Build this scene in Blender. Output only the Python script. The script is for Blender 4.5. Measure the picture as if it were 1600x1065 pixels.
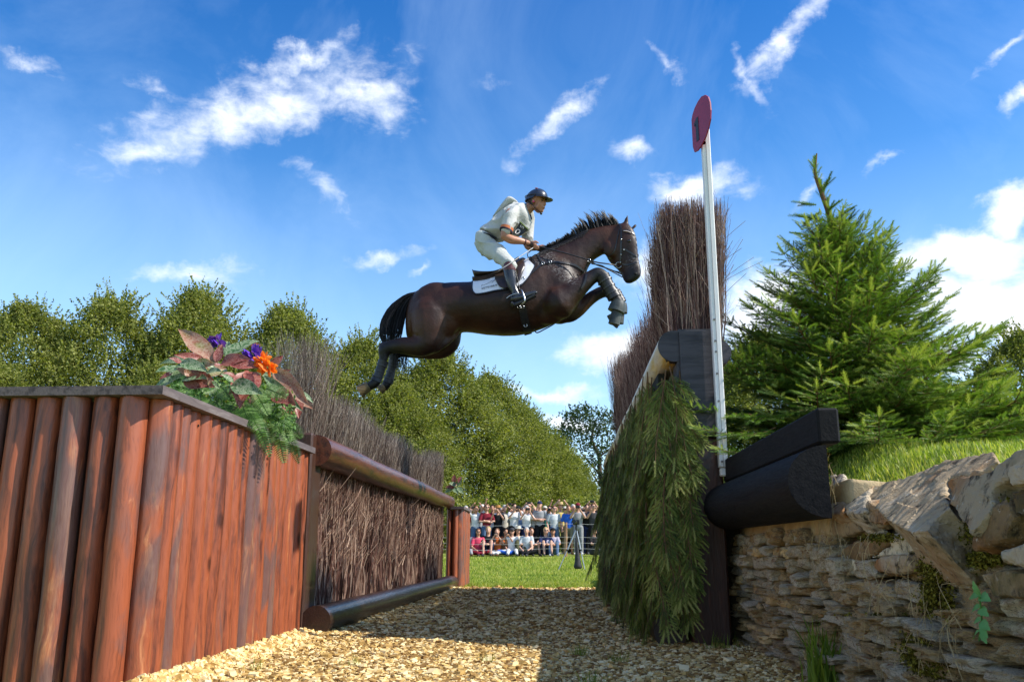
import bpy, bmesh, math, random
import numpy as np
from mathutils import Vector, Matrix
from mathutils.bvhtree import BVHTree

for o in list(bpy.data.objects): bpy.data.objects.remove(o)
random.seed(7); RNG = np.random.default_rng(7)
scene = bpy.context.scene
COL = scene.collection

# ---------------------------------------------------------------- camera
EYE = 0.48; FPX = 1380.0
PITCH = math.atan(0.2359); YAW = 0.0549
cam_data = bpy.data.cameras.new("camera"); cam = bpy.data.objects.new("camera", cam_data); COL.objects.link(cam)
cam_data.sensor_width = 36.0; cam_data.lens = 36.0*FPX/1600.0
cam_data.clip_start = 0.05; cam_data.clip_end = 3000
cam.location = (0, 0, EYE)
cam.rotation_euler = (math.pi/2+PITCH, 0, YAW)
scene.camera = cam
scene.render.resolution_x = 1024; scene.render.resolution_y = 681
FW = Vector((-math.sin(YAW)*math.cos(PITCH), math.cos(YAW)*math.cos(PITCH), math.sin(PITCH)))
RT = Vector((math.cos(YAW), math.sin(YAW), 0)); UP = RT.cross(FW)
CAMV = Vector((0, 0, EYE))
def ray(px, py): return FW*FPX + RT*(px-800.0) + UP*(532.5-py)
def at_Y(px, py, Y): r = ray(px, py); return CAMV + r*(Y/r.y)
def at_X(px, py, X): r = ray(px, py); return CAMV + r*(X/r.x)

# ---------------------------------------------------------------- sun, sky
SUNV = Vector((1.035, -0.18, 1.0)).normalized()
sl = bpy.data.lights.new("sun", 'SUN'); sl.energy = 4.2; sl.angle = math.radians(0.53); sl.color = (1.0, 0.95, 0.86)
sun = bpy.data.objects.new("sun", sl); COL.objects.link(sun)
sun.rotation_euler = SUNV.to_track_quat('Z', 'Y').to_euler(); sun.location = (10, -5, 20)

world = bpy.data.worlds.new("World"); scene.world = world; world.use_nodes = True
wn = world.node_tree; wn.nodes.clear()
def N(nt, t, **kw):
    n = nt.nodes.new(t)
    for k, v in kw.items():
        if k.startswith('i_'): n.inputs[k[2:].replace('_', ' ')].default_value = v
        else: setattr(n, k, v)
    return n
def Lk(nt, a, b): nt.links.new(a, b)
def MATH(nt, op, a, b=None, c=None, clamp=False):
    n = nt.nodes.new('ShaderNodeMath'); n.operation = op; n.use_clamp = clamp
    for i, v in enumerate((a, b, c)):
        if v is None: continue
        if isinstance(v, (int, float)): n.inputs[i].default_value = v
        else: nt.links.new(v, n.inputs[i])
    return n.outputs[0]
def RAMP(nt, fac, stops, interp='LINEAR'):
    n = nt.nodes.new('ShaderNodeValToRGB'); cr = n.color_ramp; cr.interpolation = interp
    while len(cr.elements) < len(stops): cr.elements.new(0.5)
    for e, (p, c) in zip(cr.elements, stops):
        e.position = p; e.color = (*c, 1) if len(c) == 3 else c
    nt.links.new(fac, n.inputs[0]); return n.outputs[0]
def MIX(nt, fac, a, b, mode='MIX'):
    n = nt.nodes.new('ShaderNodeMix'); n.data_type = 'RGBA'; n.blend_type = mode
    if isinstance(fac, (int, float)): n.inputs[0].default_value = fac
    else: nt.links.new(fac, n.inputs[0])
    for i, v in ((6, a), (7, b)):
        if isinstance(v, tuple): n.inputs[i].default_value = (*v[:3], 1)
        else: nt.links.new(v, n.inputs[i])
    return n.outputs[2]

sky = N(wn, 'ShaderNodeTexSky', sky_type='NISHITA'); sky.sun_disc = False
sky.sun_elevation = math.asin(SUNV.z); sky.sun_rotation = math.atan2(SUNV.x, SUNV.y)
sky.air_density = 1.0; sky.dust_density = 0.35; sky.ozone_density = 4.0; sky.altitude = 200
tc = N(wn, 'ShaderNodeTexCoord')
sep = N(wn, 'ShaderNodeSeparateXYZ'); Lk(wn, tc.outputs['Generated'], sep.inputs[0])
az = MATH(wn, 'ARCTAN2', sep.outputs[0], sep.outputs[1]); el = MATH(wn, 'ARCSINE', sep.outputs[2])
comb = N(wn, 'ShaderNodeCombineXYZ'); Lk(wn, az, comb.inputs[0]); Lk(wn, el, comb.inputs[1])
# domain warp so that cloud edges fray
wz = N(wn, 'ShaderNodeTexNoise', i_Scale=9.0, i_Detail=6.0, i_Roughness=0.6); Lk(wn, comb.outputs[0], wz.inputs['Vector'])
vs = N(wn, 'ShaderNodeVectorMath', operation='SUBTRACT'); Lk(wn, wz.outputs['Color'], vs.inputs[0]); vs.inputs[1].default_value = (.5, .5, .5)
vm = N(wn, 'ShaderNodeVectorMath', operation='SCALE'); Lk(wn, vs.outputs[0], vm.inputs[0]); vm.inputs['Scale'].default_value = 0.10
va = N(wn, 'ShaderNodeVectorMath', operation='ADD'); Lk(wn, comb.outputs[0], va.inputs[0]); Lk(wn, vm.outputs[0], va.inputs[1])
def dirang(px, py):
    r = ray(px, py).normalized(); return math.atan2(r.x, r.y), math.asin(r.z)
CLOUDS = [  # px, py, half-width, half-height in px, tilt (deg, up to the right), weight
 (400, 165, 330, 75, 22, .92), (560, 150, 120, 55, -8, 1.0), (240, 215, 130, 38, 12, .9), (480, 90, 120, 22, 22, .8),
 (870, 195, 140, 28, 42, .75), (985, 240, 55, 35, 0, .85), (1040, 95, 60, 16, -40, .6), (1230, 60, 130, 34, 35, .9), (1170, 110, 70, 22, -60, .7),
 (1090, 290, 110, 42, 0, 1.15), (605, 388, 95, 24, 10, .85), (665, 412, 40, 14, 50, .6), (290, 425, 140, 26, 4, .75),
 (960, 545, 110, 48, 0, 1.5), (1010, 420, 60, 60, 20, 1.1), (860, 612, 130, 18, 0, .95), (890, 665, 70, 26, 0, 1.5), (1180, 480, 130, 80, 10, 1.35),
 (1500, 400, 190, 60, 3, 1.6), (1560, 470, 250, 90, -4, 1.7), (1580, 330, 90, 50, 20, 1.45), (1600, 150, 60, 20, 25, .8), (1580, 60, 110, 16, 30, .6),
 (1380, 265, 60, 14, 5, .5), (1250, 290, 60, 16, 50, .5), (40, 90, 90, 22, -10, .55), (500, 290, 90, 24, -25, .55), (770, 130, 60, 16, 0, .3), (1430, 560, 260, 80, 0, 1.1), (250,140,90,24,-15,.5)]
acc = None
for (cx, cy, hw, hh, tilt, wgt) in CLOUDS:
    a0, e0 = dirang(cx, cy)
    a1, _ = dirang(cx+20, cy); _, e1 = dirang(cx, cy-20)
    mp = N(wn, 'ShaderNodeMapping', vector_type='TEXTURE'); Lk(wn, va.outputs[0], mp.inputs[0])
    mp.inputs['Location'].default_value = (a0, e0, 0); mp.inputs['Rotation'].default_value = (0, 0, math.radians(tilt))
    mp.inputs['Scale'].default_value = (hw*(a1-a0)/20, hh*(e1-e0)/20, 1)
    ln = N(wn, 'ShaderNodeVectorMath', operation='LENGTH'); Lk(wn, mp.outputs[0], ln.inputs[0])
    m = MATH(wn, 'MULTIPLY', MATH(wn, 'SUBTRACT', 1.0, ln.outputs['Value'], clamp=True), wgt*1.22)
    acc = m if acc is None else MATH(wn, 'MAXIMUM', acc, m)
# outside the frame: scattered clouds continue
far = N(wn, 'ShaderNodeTexNoise', i_Scale=2.2, i_Detail=3.0); Lk(wn, comb.outputs[0], far.inputs['Vector'])
outside = MATH(wn, 'MULTIPLY', MATH(wn, 'SUBTRACT', MATH(wn, 'ABSOLUTE', az), 0.62, clamp=True), 3.0, clamp=True)
fm = MATH(wn, 'MULTIPLY', MATH(wn, 'MULTIPLY', MATH(wn, 'SUBTRACT', far.outputs[0], 0.45, clamp=True), 5.0), outside)
acc = MATH(wn, 'MAXIMUM', acc, fm)
cn = N(wn, 'ShaderNodeTexNoise', i_Scale=26.0, i_Detail=8.0, i_Roughness=0.62, i_Distortion=0.3); Lk(wn, comb.outputs[0], cn.inputs['Vector'])
mpn = N(wn, 'ShaderNodeMapping'); mpn.inputs['Scale'].default_value = (1.0, 1.7, 1); Lk(wn, comb.outputs[0], mpn.inputs[0]); Lk(wn, mpn.outputs[0], cn.inputs['Vector'])
dens = MATH(wn, 'ADD', MATH(wn, 'MULTIPLY', acc, 1.0), MATH(wn, 'MULTIPLY', MATH(wn, 'SUBTRACT', cn.outputs[0], 0.50), 1.7))
mr = N(wn, 'ShaderNodeMapRange', interpolation_type='SMOOTHSTEP'); Lk(wn, dens, mr.inputs[0])
mr.inputs[1].default_value = 0.10; mr.inputs[2].default_value = 1.5
gate = MATH(wn, 'MULTIPLY', mr.outputs[0], MATH(wn, 'MULTIPLY', acc, 5.0, clamp=True))
# faint veil low in the sky
hs = N(wn, 'ShaderNodeHueSaturation'); hs.inputs['Saturation'].default_value = 1.2; hs.inputs['Value'].default_value = 1.0; hs.inputs['Hue'].default_value = 0.497
Lk(wn, sky.outputs[0], hs.inputs['Color'])
shade = N(wn, 'ShaderNodeTexNoise', i_Scale=14.0, i_Detail=4.0); Lk(wn, comb.outputs[0], shade.inputs['Vector'])
ccol = RAMP(wn, shade.outputs[0], [(0.3, (4.2, 4.6, 5.3)), (0.6, (5.3, 5.5, 5.7))])
# deep polarised blue toward the zenith
gr = N(wn, 'ShaderNodeMapRange', interpolation_type='SMOOTHSTEP'); Lk(wn, el, gr.inputs[0]); gr.inputs[1].default_value = 0.12; gr.inputs[2].default_value = 0.80
tint = MIX(wn, gr.outputs[0], (1.0, 1.0, 1.0), (0.10, 0.50, 0.80)); skyb = MIX(wn, 1.0, hs.outputs[0], tint, 'MULTIPLY')
veil = N(wn, 'ShaderNodeTexNoise', i_Scale=3.2, i_Detail=7.0, i_Roughness=0.6, i_Distortion=0.8); Lk(wn, comb.outputs[0], veil.inputs['Vector'])
vf = MATH(wn, 'MULTIPLY', MATH(wn, 'SUBTRACT', veil.outputs[0], 0.42, clamp=True), 0.5, clamp=True)
lowf = MATH(wn, 'MULTIPLY', MATH(wn, 'SUBTRACT', 0.42, el, clamp=True), 0.95, clamp=True); skyb = MIX(wn, lowf, skyb, (4.1, 4.9, 5.7))
skyc = MIX(wn, vf, skyb, (4.0, 5.2, 6.6))
fin = MIX(wn, gate, skyc, ccol)
bg = N(wn, 'ShaderNodeBackground'); bg.inputs['Strength'].default_value = 0.15; Lk(wn, fin, bg.inputs[0])
wo = N(wn, 'ShaderNodeOutputWorld'); Lk(wn, bg.outputs[0], wo.inputs[0])

vs_ = scene.view_settings; scene.display_settings.display_device = 'sRGB'
vs_.view_transform = 'Standard'; vs_.look = 'None'; vs_.exposure = 0.76; vs_.gamma = 1.0; vs_.use_curve_mapping = False
scene.render.engine = 'CYCLES'
scene.cycles.max_bounces = 6; scene.cycles.diffuse_bounces = 3; scene.cycles.transparent_max_bounces = 4

# ---------------------------------------------------------------- object helpers
def tag(o, label=None, cat=None, group=None, kind=None):
    if label: o['label'] = label
    if cat: o['category'] = cat
    if group: o['group'] = group
    if kind: o['kind'] = kind
    return o
def empty(name, loc=(0, 0, 0), label=None, cat=None, group=None, parent=None):
    o = bpy.data.objects.new(name, None); COL.objects.link(o); o.location = loc; o.empty_display_size = .1
    if parent: o.parent = parent
    return tag(o, label, cat, group)
def link(name, me, parent=None, loc=None):
    o = bpy.data.objects.new(name, me); COL.objects.link(o)
    if loc is not None: o.location = loc
    if parent:
        o.parent = parent
    return o
class MB:
    """collects geometry given in world coordinates; build() moves it to the parent's frame"""
    def __init__(s): s.V = []; s.L = []; s.C = []; s.A = []; s.n = 0
    def add(s, V, Fc, rnd=0.5):
        V = np.asarray(V, float).reshape(-1, 3); Fc = np.asarray(Fc, int)
        s.V.append(V); s.L.append((Fc+s.n).ravel()); s.C.append(np.full(len(Fc), Fc.shape[1]))
        a = np.empty(len(V)); a[:] = rnd; s.A.append(a); s.n += len(V); return s
    def mesh(s, name, mat=None, smooth=False, off=(0, 0, 0)):
        V = np.concatenate(s.V)-np.array(off, float); L = np.concatenate(s.L); C = np.concatenate(s.C)
        me = bpy.data.meshes.new(name)
        me.vertices.add(len(V)); me.vertices.foreach_set('co', V.ravel())
        me.loops.add(len(L)); me.loops.foreach_set('vertex_index', L)
        me.polygons.add(len(C)); st = np.concatenate(([0], np.cumsum(C)[:-1])); me.polygons.foreach_set('loop_start', st)
        try: me.polygons.foreach_set('loop_total', C)
        except Exception: pass
        me.polygons.foreach_set('use_smooth', np.full(len(C), smooth))
        me.update(calc_edges=True)
        at = me.attributes.new('rnd', 'FLOAT', 'POINT'); at.data.foreach_set('value', np.concatenate(s.A))
        if mat: me.materials.append(mat)
        return me
    def build(s, name, mat, parent=None, smooth=False, loc=None, kind=None):
        off = (0, 0, 0)
        if parent is not None: off = tuple(wloc(parent))
        if loc is not None: off = loc
        o = link(name, s.mesh(name, mat, smooth, off), parent)
        if loc is not None and parent is None: o.location = loc
        if loc is not None and parent is not None: o.location = Vector(loc)-wloc(parent)
        if kind: o['kind'] = kind
        return o
def wloc(o):
    l = Vector(o.location)
    while o.parent: o = o.parent; l = l+o.location
    return l
BOXF = np.array([[0, 2, 3, 1], [4, 5, 7, 6], [0, 1, 5, 4], [2, 6, 7, 3], [0, 4, 6, 2], [1, 3, 7, 5]])
def box(mb, lo, hi, rnd=.5, M=None):
    V = np.array([[x, y, z] for x in (0, 1) for y in (0, 1) for z in (0, 1)], float)
    V = V*(np.array(hi)-np.array(lo))+np.array(lo)
    if M is not None: V = xf(V, M)
    return mb.add(V, BOXF[:, ::-1] if False else BOXF, rnd)
def xf(V, M): M = np.array(M); return V@M[:3, :3].T+M[:3, 3]
def bevbox(mb, lo, hi, b=.01, rnd=.5, M=None, seg=1):
    bm = bmesh.new(); bmesh.ops.create_cube(bm, size=1)
    lo = Vector(lo); hi = Vector(hi); s = hi-lo; c = (lo+hi)/2
    for v in bm.verts: v.co = Vector((v.co.x*s.x, v.co.y*s.y, v.co.z*s.z))+c
    bmesh.ops.bevel(bm, geom=bm.edges[:], offset=b, segments=seg, affect='EDGES')
    bmesh.ops.triangulate(bm, faces=bm.faces[:])
    V = np.array([v.co[:] for v in bm.verts]); Fc = np.array([[v.index for v in f.verts] for f in bm.faces]); bm.free()
    if M is not None: V = xf(V, M)
    return mb.add(V, Fc, rnd)
def frames(P):
    P = np.asarray(P, float); T = np.gradient(P, axis=0); T /= np.linalg.norm(T, axis=1)[:, None]+1e-12
    ref = np.array([0, 0, 1.]) if abs(T[0][2]) < .9 else np.array([1., 0, 0])
    A = []; a = np.cross(T[0], ref); a /= np.linalg.norm(a)
    for t in T:
        a = a-t*np.dot(a, t); a /= np.linalg.norm(a)+1e-12; A.append(a.copy())
    A = np.array(A); return T, A, np.cross(T, A)
def rings(mb, R, cap=True, rnd=.5):
    """R: (n,k,3) rings"""
    R = np.asarray(R); n, k, _ = R.shape; i = np.arange(n-1)[:, None]*k; j = np.arange(k)[None]; j2 = (j+1) % k
    Fq = np.stack([i+j, i+j2, i+k+j2, i+k+j], -1).reshape(-1, 4); V = R.reshape(-1, 3)
    mb.add(V, Fq, rnd)
    if cap:
        for r, flip in ((R[0], True), (R[-1], False)):
            c = r.mean(0); Vc = np.vstack([r, c]); jj = np.arange(k); f = np.stack([jj, (jj+1) % k, np.full(k, k)], -1)
            mb.add(Vc, f[:, ::-1] if flip else f, rnd)
def tube(mb, P, r, k=8, cap=True, rnd=.5, flat=1.0, up=None):
    P = np.asarray(P, float); n = len(P); r = np.broadcast_to(np.asarray(r, float), (n,))
    T, A, B = frames(P)
    if up is not None:
        u = np.asarray(up, float); A = np.cross(T, u); A /= np.linalg.norm(A, axis=1)[:, None]+1e-9; B = np.cross(T, A)
    t = np.linspace(0, 2*np.pi, k, endpoint=False)
    R = P[:, None]+r[:, None, None]*(np.cos(t)[None, :, None]*A[:, None]+flat*np.sin(t)[None, :, None]*B[:, None])
    rings(mb, R, cap, rnd); return mb
def catmull(P, n):
    P = np.asarray(P, float); m = len(P)
    if m < 3: t = np.linspace(0, 1, n)[:, None]; return P[0]*(1-t)+P[-1]*t
    Q = np.vstack([2*P[0]-P[1], P, 2*P[-1]-P[-2]]); ts = np.linspace(0, m-1-1e-9, n); out = []
    for t in ts:
        i = int(t); f = t-i; a, b, c, d = Q[i:i+4]
        out.append(.5*((2*b)+(-a+c)*f+(2*a-5*b+4*c-d)*f*f+(-a+3*b-3*c+d)*f**3))
    return np.array(out)
def scatter(mb, TV, TF, Ms, Ls, rnd):
    """many copies of one template; Ms (n,3,3), Ls (n,3)"""
    n = len(Ls); k = len(TV); V = np.einsum('nij,kj->nki', Ms, TV)+Ls[:, None]
    Fc = (np.arange(n)[:, None, None]*k+TF[None]).reshape(-1, TF.shape[1])
    mb.add(V.reshape(-1, 3), Fc, np.repeat(rnd, k)); return mb
def rotmats(n, tilt=None, rng=RNG):
    """random rotations; tilt = max tilt from upright (rad), None = any"""
    if tilt is None:
        q = rng.normal(size=(n, 4)); q /= np.linalg.norm(q, axis=1)[:, None]
    else:
        az = rng.uniform(0, 2*np.pi, n); ax = rng.uniform(0, 2*np.pi, n); an = rng.uniform(-tilt, tilt, n)
        q1 = np.stack([np.cos(az/2), 0*az, 0*az, np.sin(az/2)], 1)
        q2 = np.stack([np.cos(an/2), np.sin(an/2)*np.cos(ax), np.sin(an/2)*np.sin(ax), 0*an], 1)
        a, b = q2, q1
        q = np.stack([a[:, 0]*b[:, 0]-a[:, 1]*b[:, 1]-a[:, 2]*b[:, 2]-a[:, 3]*b[:, 3],
                      a[:, 0]*b[:, 1]+a[:, 1]*b[:, 0]+a[:, 2]*b[:, 3]-a[:, 3]*b[:, 2],
                      a[:, 0]*b[:, 2]-a[:, 1]*b[:, 3]+a[:, 2]*b[:, 0]+a[:, 3]*b[:, 1],
                      a[:, 0]*b[:, 3]+a[:, 1]*b[:, 2]-a[:, 2]*b[:, 1]+a[:, 3]*b[:, 0]], 1)
    w, x, y, z = q.T
    return np.stack([np.stack([1-2*(y*y+z*z), 2*(x*y-z*w), 2*(x*z+y*w)], 1),
                     np.stack([2*(x*y+z*w), 1-2*(x*x+z*z), 2*(y*z-x*w)], 1),
                     np.stack([2*(x*z-y*w), 2*(y*z+x*w), 1-2*(x*x+y*y)], 1)], 1)
def aim(D, up=(0, 0, 1), rng=RNG, roll=0.0):
    """matrices whose +X column is D, +Z near up"""
    D = np.asarray(D, float); D = D/(np.linalg.norm(D, axis=1)[:, None]+1e-12); U = np.broadcast_to(np.asarray(up, float), D.shape)
    Yv = np.cross(U, D); bad = np.linalg.norm(Yv, axis=1) < 1e-3; Yv[bad] = (0, 1, 0); Yv /= np.linalg.norm(Yv, axis=1)[:, None]
    Zv = np.cross(D, Yv)
    if roll:
        a = rng.uniform(-roll, roll, len(D))[:, None]; Yv, Zv = Yv*np.cos(a)+Zv*np.sin(a), Zv*np.cos(a)-Yv*np.sin(a)
    return np.stack([D, Yv, Zv], 2)
def fbm(P, s, seed=0, octv=3):
    """cheap value: sum of sines, for smooth irregularity"""
    P = np.asarray(P)*s; r = np.random.default_rng(seed); o = 0
    for k in range(octv):
        for _ in range(3):
            d = r.normal(size=3); o = o+np.sin(P@d*(1.9**k)+r.uniform(0, 6.3))/(1.9**k)
    return o/4.0
def remesh_union(mb, voxel, smooth=4, name='tmp', factor=.5):
    me = mb.mesh(name); o = link(name, me)
    m = o.modifiers.new('r', 'REMESH'); m.mode = 'VOXEL'; m.voxel_size = voxel
    if smooth: s = o.modifiers.new('s', 'SMOOTH'); s.iterations = smooth; s.factor = factor
    dg = bpy.context.evaluated_depsgraph_get(); me2 = bpy.data.meshes.new_from_object(o.evaluated_get(dg))
    bpy.data.objects.remove(o); bpy.data.meshes.remove(me)
    for p in me2.polygons: p.use_smooth = True
    return me2
def mesh_np(me):
    V = np.empty(len(me.vertices)*3); me.vertices.foreach_get('co', V); return V.reshape(-1, 3)

# ---------------------------------------------------------------- materials
def principled(name):
    m = bpy.data.materials.new(name); m.use_nodes = True; nt = m.node_tree
    return m, nt, nt.nodes['Principled BSDF'], nt.nodes['Material Output']
def setbsdf(b, rough=.6, spec=.5, metal=0.0, coat=0.0, sheen=0.0):
    b.inputs['Roughness'].default_value = rough; b.inputs['Specular IOR Level'].default_value = spec
    b.inputs['Metallic'].default_value = metal; b.inputs['Coat Weight'].default_value = coat; b.inputs['Sheen Weight'].default_value = sheen
def coords(nt, scale=(1, 1, 1), objrand=0.0, kind='Object'):
    t = N(nt, 'ShaderNodeTexCoord'); mp = N(nt, 'ShaderNodeMapping'); mp.inputs['Scale'].default_value = scale
    src = t.outputs[kind]
    if objrand:
        oi = N(nt, 'ShaderNodeObjectInfo'); v = N(nt, 'ShaderNodeVectorMath', operation='ADD')
        Lk(nt, src, v.inputs[0]); cmb = N(nt, 'ShaderNodeCombineXYZ'); mm = MATH(nt, 'MULTIPLY', oi.outputs['Random'], objrand)
        Lk(nt, mm, cmb.inputs[0]); Lk(nt, mm, cmb.inputs[1]); Lk(nt, mm, cmb.inputs[2]); Lk(nt, cmb.outputs[0], v.inputs[1]); src = v.outputs[0]
    Lk(nt, src, mp.inputs[0]); return mp.outputs[0]
def noise_n(nt, vec, scale, detail=4, rough=.55, dist=0.0):
    n = N(nt, 'ShaderNodeTexNoise', i_Scale=float(scale), i_Detail=float(detail), i_Roughness=rough, i_Distortion=dist); Lk(nt, vec, n.inputs['Vector']); return n.outputs[0]
def bump(nt, b, h, strength=.3, dist=.01):
    n = N(nt, 'ShaderNodeBump'); n.inputs['Strength'].default_value = strength; n.inputs['Distance'].default_value = dist
    Lk(nt, h, n.inputs['Height']); Lk(nt, n.outputs[0], b.inputs['Normal'])
def spread(stops): return [(p, c) for p, c in stops]
def simple(name, cols, scale=8, rough=.6, spec=.4, bmp=.3, bdist=.005, bscale=None, metal=0, coat=0, attr=0.0, objr=0.0, stretch=(1, 1, 1), trans=0.0, sheen=0, lo=.3, hi=.7):
    """ramp over noise, shifted per piece by the 'rnd' attribute and by object random"""
    m, nt, b, out = principled(name); setbsdf(b, rough, spec, metal, coat, sheen)
    vec = coords(nt, stretch, 20.0 if objr else 0.0); f = noise_n(nt, vec, scale, 5)
    if attr:
        a = N(nt, 'ShaderNodeAttribute', attribute_name='rnd'); f = MATH(nt, 'ADD', f, MATH(nt, 'MULTIPLY', MATH(nt, 'SUBTRACT', a.outputs['Fac'], .5), attr))
    if objr:
        oi = N(nt, 'ShaderNodeObjectInfo'); f = MATH(nt, 'ADD', f, MATH(nt, 'MULTIPLY', MATH(nt, 'SUBTRACT', oi.outputs['Random'], .5), objr))
    k = len(cols); st = [(lo+(hi-lo)*i/max(1, k-1), c) for i, c in enumerate(cols)]
    c = RAMP(nt, f, st) if k > 1 else None
    if c is not None: Lk(nt, c, b.inputs['Base Color'])
    else: b.inputs['Base Color'].default_value = (*cols[0], 1)
    if bmp: bump(nt, b, noise_n(nt, vec, bscale or scale*4, 5, .65), bmp, bdist)
    if trans:
        t = N(nt, 'ShaderNodeBsdfTranslucent'); mx = N(nt, 'ShaderNodeMixShader'); mx.inputs[0].default_value = trans
        if c is not None: Lk(nt, MIX(nt, 1.0, c, (1.6, 1.7, .5), 'MULTIPLY'), t.inputs[0])
        else: t.inputs[0].default_value = (*[min(1, x*1.6) for x in cols[0]], 1)
        Lk(nt, b.outputs[0], mx.inputs[1]); Lk(nt, t.outputs[0], mx.inputs[2]); Lk(nt, mx.outputs[0], out.inputs[0])
    return m
def wood_mat(name, base, dark, light, grey, grain_axis=2, greyamt=.5, rough=.5, spec=.4, coat=0.0, bdist=.004, knots=True):
    """stained log: grain stretched along one axis, knots and grey weathered patches"""
    m, nt, b, out = principled(name); setbsdf(b, rough, spec, 0, coat)
    sc = [14, 14, 14]; sc[grain_axis] = .9
    vb = coords(nt, (1, 1, 1), 30.0)
    w = N(nt, 'ShaderNodeTexNoise', i_Scale=3.0, i_Detail=3.0); Lk(nt, vb, w.inputs['Vector'])
    sw = N(nt, 'ShaderNodeVectorMath', operation='SCALE'); Lk(nt, w.outputs['Color'], sw.inputs[0]); sw.inputs['Scale'].default_value = .08
    ad = N(nt, 'ShaderNodeVectorMath', operation='ADD'); Lk(nt, vb, ad.inputs[0]); Lk(nt, sw.outputs[0], ad.inputs[1])
    mp = N(nt, 'ShaderNodeMapping'); mp.inputs['Scale'].default_value = sc; Lk(nt, ad.outputs[0], mp.inputs[0])
    g = noise_n(nt, mp.outputs[0], 2.2, 6, .65); g2 = noise_n(nt, mp.outputs[0], 9.0, 3, .6)
    sc2 = [5, 5, 5]; sc2[grain_axis] = 1.6
    mp2 = N(nt, 'ShaderNodeMapping'); mp2.inputs['Scale'].default_value = sc2; Lk(nt, vb, mp2.inputs[0])
    patch = noise_n(nt, mp2.outputs[0], 1.1, 5, .6, .6)
    oi = N(nt, 'ShaderNodeObjectInfo')
    f = MATH(nt, 'ADD', g, MATH(nt, 'MULTIPLY', MATH(nt, 'SUBTRACT', oi.outputs['Random'], .5), .30))
    c = RAMP(nt, f, [(.28, dark), (.45, base), (.6, base), (.74, light)])
    gm = N(nt, 'ShaderNodeMapRange'); Lk(nt, MATH(nt, 'ADD', patch, MATH(nt, 'MULTIPLY', MATH(nt, 'SUBTRACT', oi.outputs['Random'], .5), .3)), gm.inputs[0])
    gm.inputs[1].default_value = .53; gm.inputs[2].default_value = .66; gm.inputs[4].default_value = greyamt
    c = MIX(nt, gm.outputs[0], c, grey)
    c = MIX(nt, MATH(nt, 'MULTIPLY', MATH(nt, 'SUBTRACT', .5, g2, clamp=True), 2.2, clamp=True), c, dark)
    if knots:
        vo = N(nt, 'ShaderNodeTexVoronoi'); sk = [7, 7, 7]; sk[grain_axis] = 3.3
        mp3 = N(nt, 'ShaderNodeMapping'); mp3.inputs['Scale'].default_value = sk; Lk(nt, vb, mp3.inputs[0]); Lk(nt, mp3.outputs[0], vo.inputs['Vector']); vo.inputs['Scale'].default_value = 1.0
        kf = N(nt, 'ShaderNodeMapRange'); Lk(nt, vo.outputs[0], kf.inputs[0]); kf.inputs[1].default_value = .15; kf.inputs[2].default_value = .07; kf.inputs[4].default_value = .85
        c = MIX(nt, kf.outputs[0], c, tuple(x*.45 for x in dark))
    Lk(nt, c, b.inputs['Base Color'])
    Lk(nt, MATH(nt, 'ADD', MATH(nt, 'MULTIPLY', g2, .35), rough-.15), b.inputs['Roughness'])
    bump(nt, b, MATH(nt, 'ADD', g, MATH(nt, 'MULTIPLY', g2, .6)), .5, bdist)
    return m

# ================================================================ ground
def bank_z(x, y):
    x = np.asarray(x, float); y = np.asarray(y, float)
    a = np.clip((x-1.0)/.65, 0, 1); a = a*a*(3-2*a)
    return .62+(np.clip(.40+.125*y, .5, 1.05)-.62)*a+.0*x
def ground_z(x, y):
    x = np.asarray(x, float); y = np.asarray(y, float)
    return np.clip((y-15)/16, 0, 1)**1.3*.30+np.clip((y-34)/40, 0, 1)*.6
grassbase = simple("grass_soil", [(.11, .15, .025), (.20, .25, .04), (.30, .30, .09)], 1.3, .9, .1, .4, .02, 60)
def grid_sheet(name, xs, ys, zf, mat, kind='structure'):
    X, Y = np.meshgrid(xs, ys); Z = zf(X, Y); V = np.stack([X, Y, Z], -1).reshape(-1, 3); n = len(xs); m = len(ys)
    i = np.arange(m-1)[:, None]*n+np.arange(n-1)[None]; F = np.stack([i, i+1, i+n+1, i+n], -1).reshape(-1, 4)
    mb = MB(); mb.add(V, F); return mb.build(name, mat, smooth=True, kind=kind)
xs = np.concatenate([np.linspace(-900, -40, 12), np.linspace(-35, 35, 36), np.linspace(40, 900, 12)])
ys = np.concatenate([np.linspace(-300, -5, 8), np.linspace(0, 90, 91), np.linspace(100, 1200, 12)])
grid_sheet("ground", xs, ys, lambda x, y: ground_z(x, y)-.012, grassbase)
# gravel path
gm, nt, b, out = principled("gravel_bed"); setbsdf(b, .85, .2)
v = coords(nt); vo = N(nt, 'ShaderNodeTexVoronoi', i_Scale=55.0); Lk(nt, v, vo.inputs['Vector'])
c = RAMP(nt, vo.outputs['Color'], [(.1, (.17, .11, .045)), (.5, (.36, .26, .12)), (.9, (.55, .43, .24))]); Lk(nt, c, b.inputs['Base Color'])
bump(nt, b, vo.outputs['Distance'], .9, .02)
def path_z(x, y): return .0+.006*np.sin(x*3+y)+.004*np.sin(y*5.1)
grid_sheet("gravel_path", np.linspace(-1.75, 1.0, 24), np.linspace(1.2, 11.9, 90), path_z, gm)
def stone_template(seed, cuts=1, flat=.6):
    r = np.random.default_rng(seed)
    V = np.array([[x, y, z] for x in (-1, 1) for y in (-1, 1) for z in (-1, 1)], float)*r.uniform(.55, 1.0, (8, 3)); V[:, 2] *= flat
    return V*.5, np.array([[f[0], f[1], f[2]] for f in BOXF]+[[f[0], f[2], f[3]] for f in BOXF])
gravelmat = simple("gravel_stones", [(.22, .12, .035), (.46, .29, .09), (.64, .43, .15), (.80, .64, .34)], 30, .8, .25, .4, .002, 200, attr=1.1, lo=.15, hi=.85)
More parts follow.
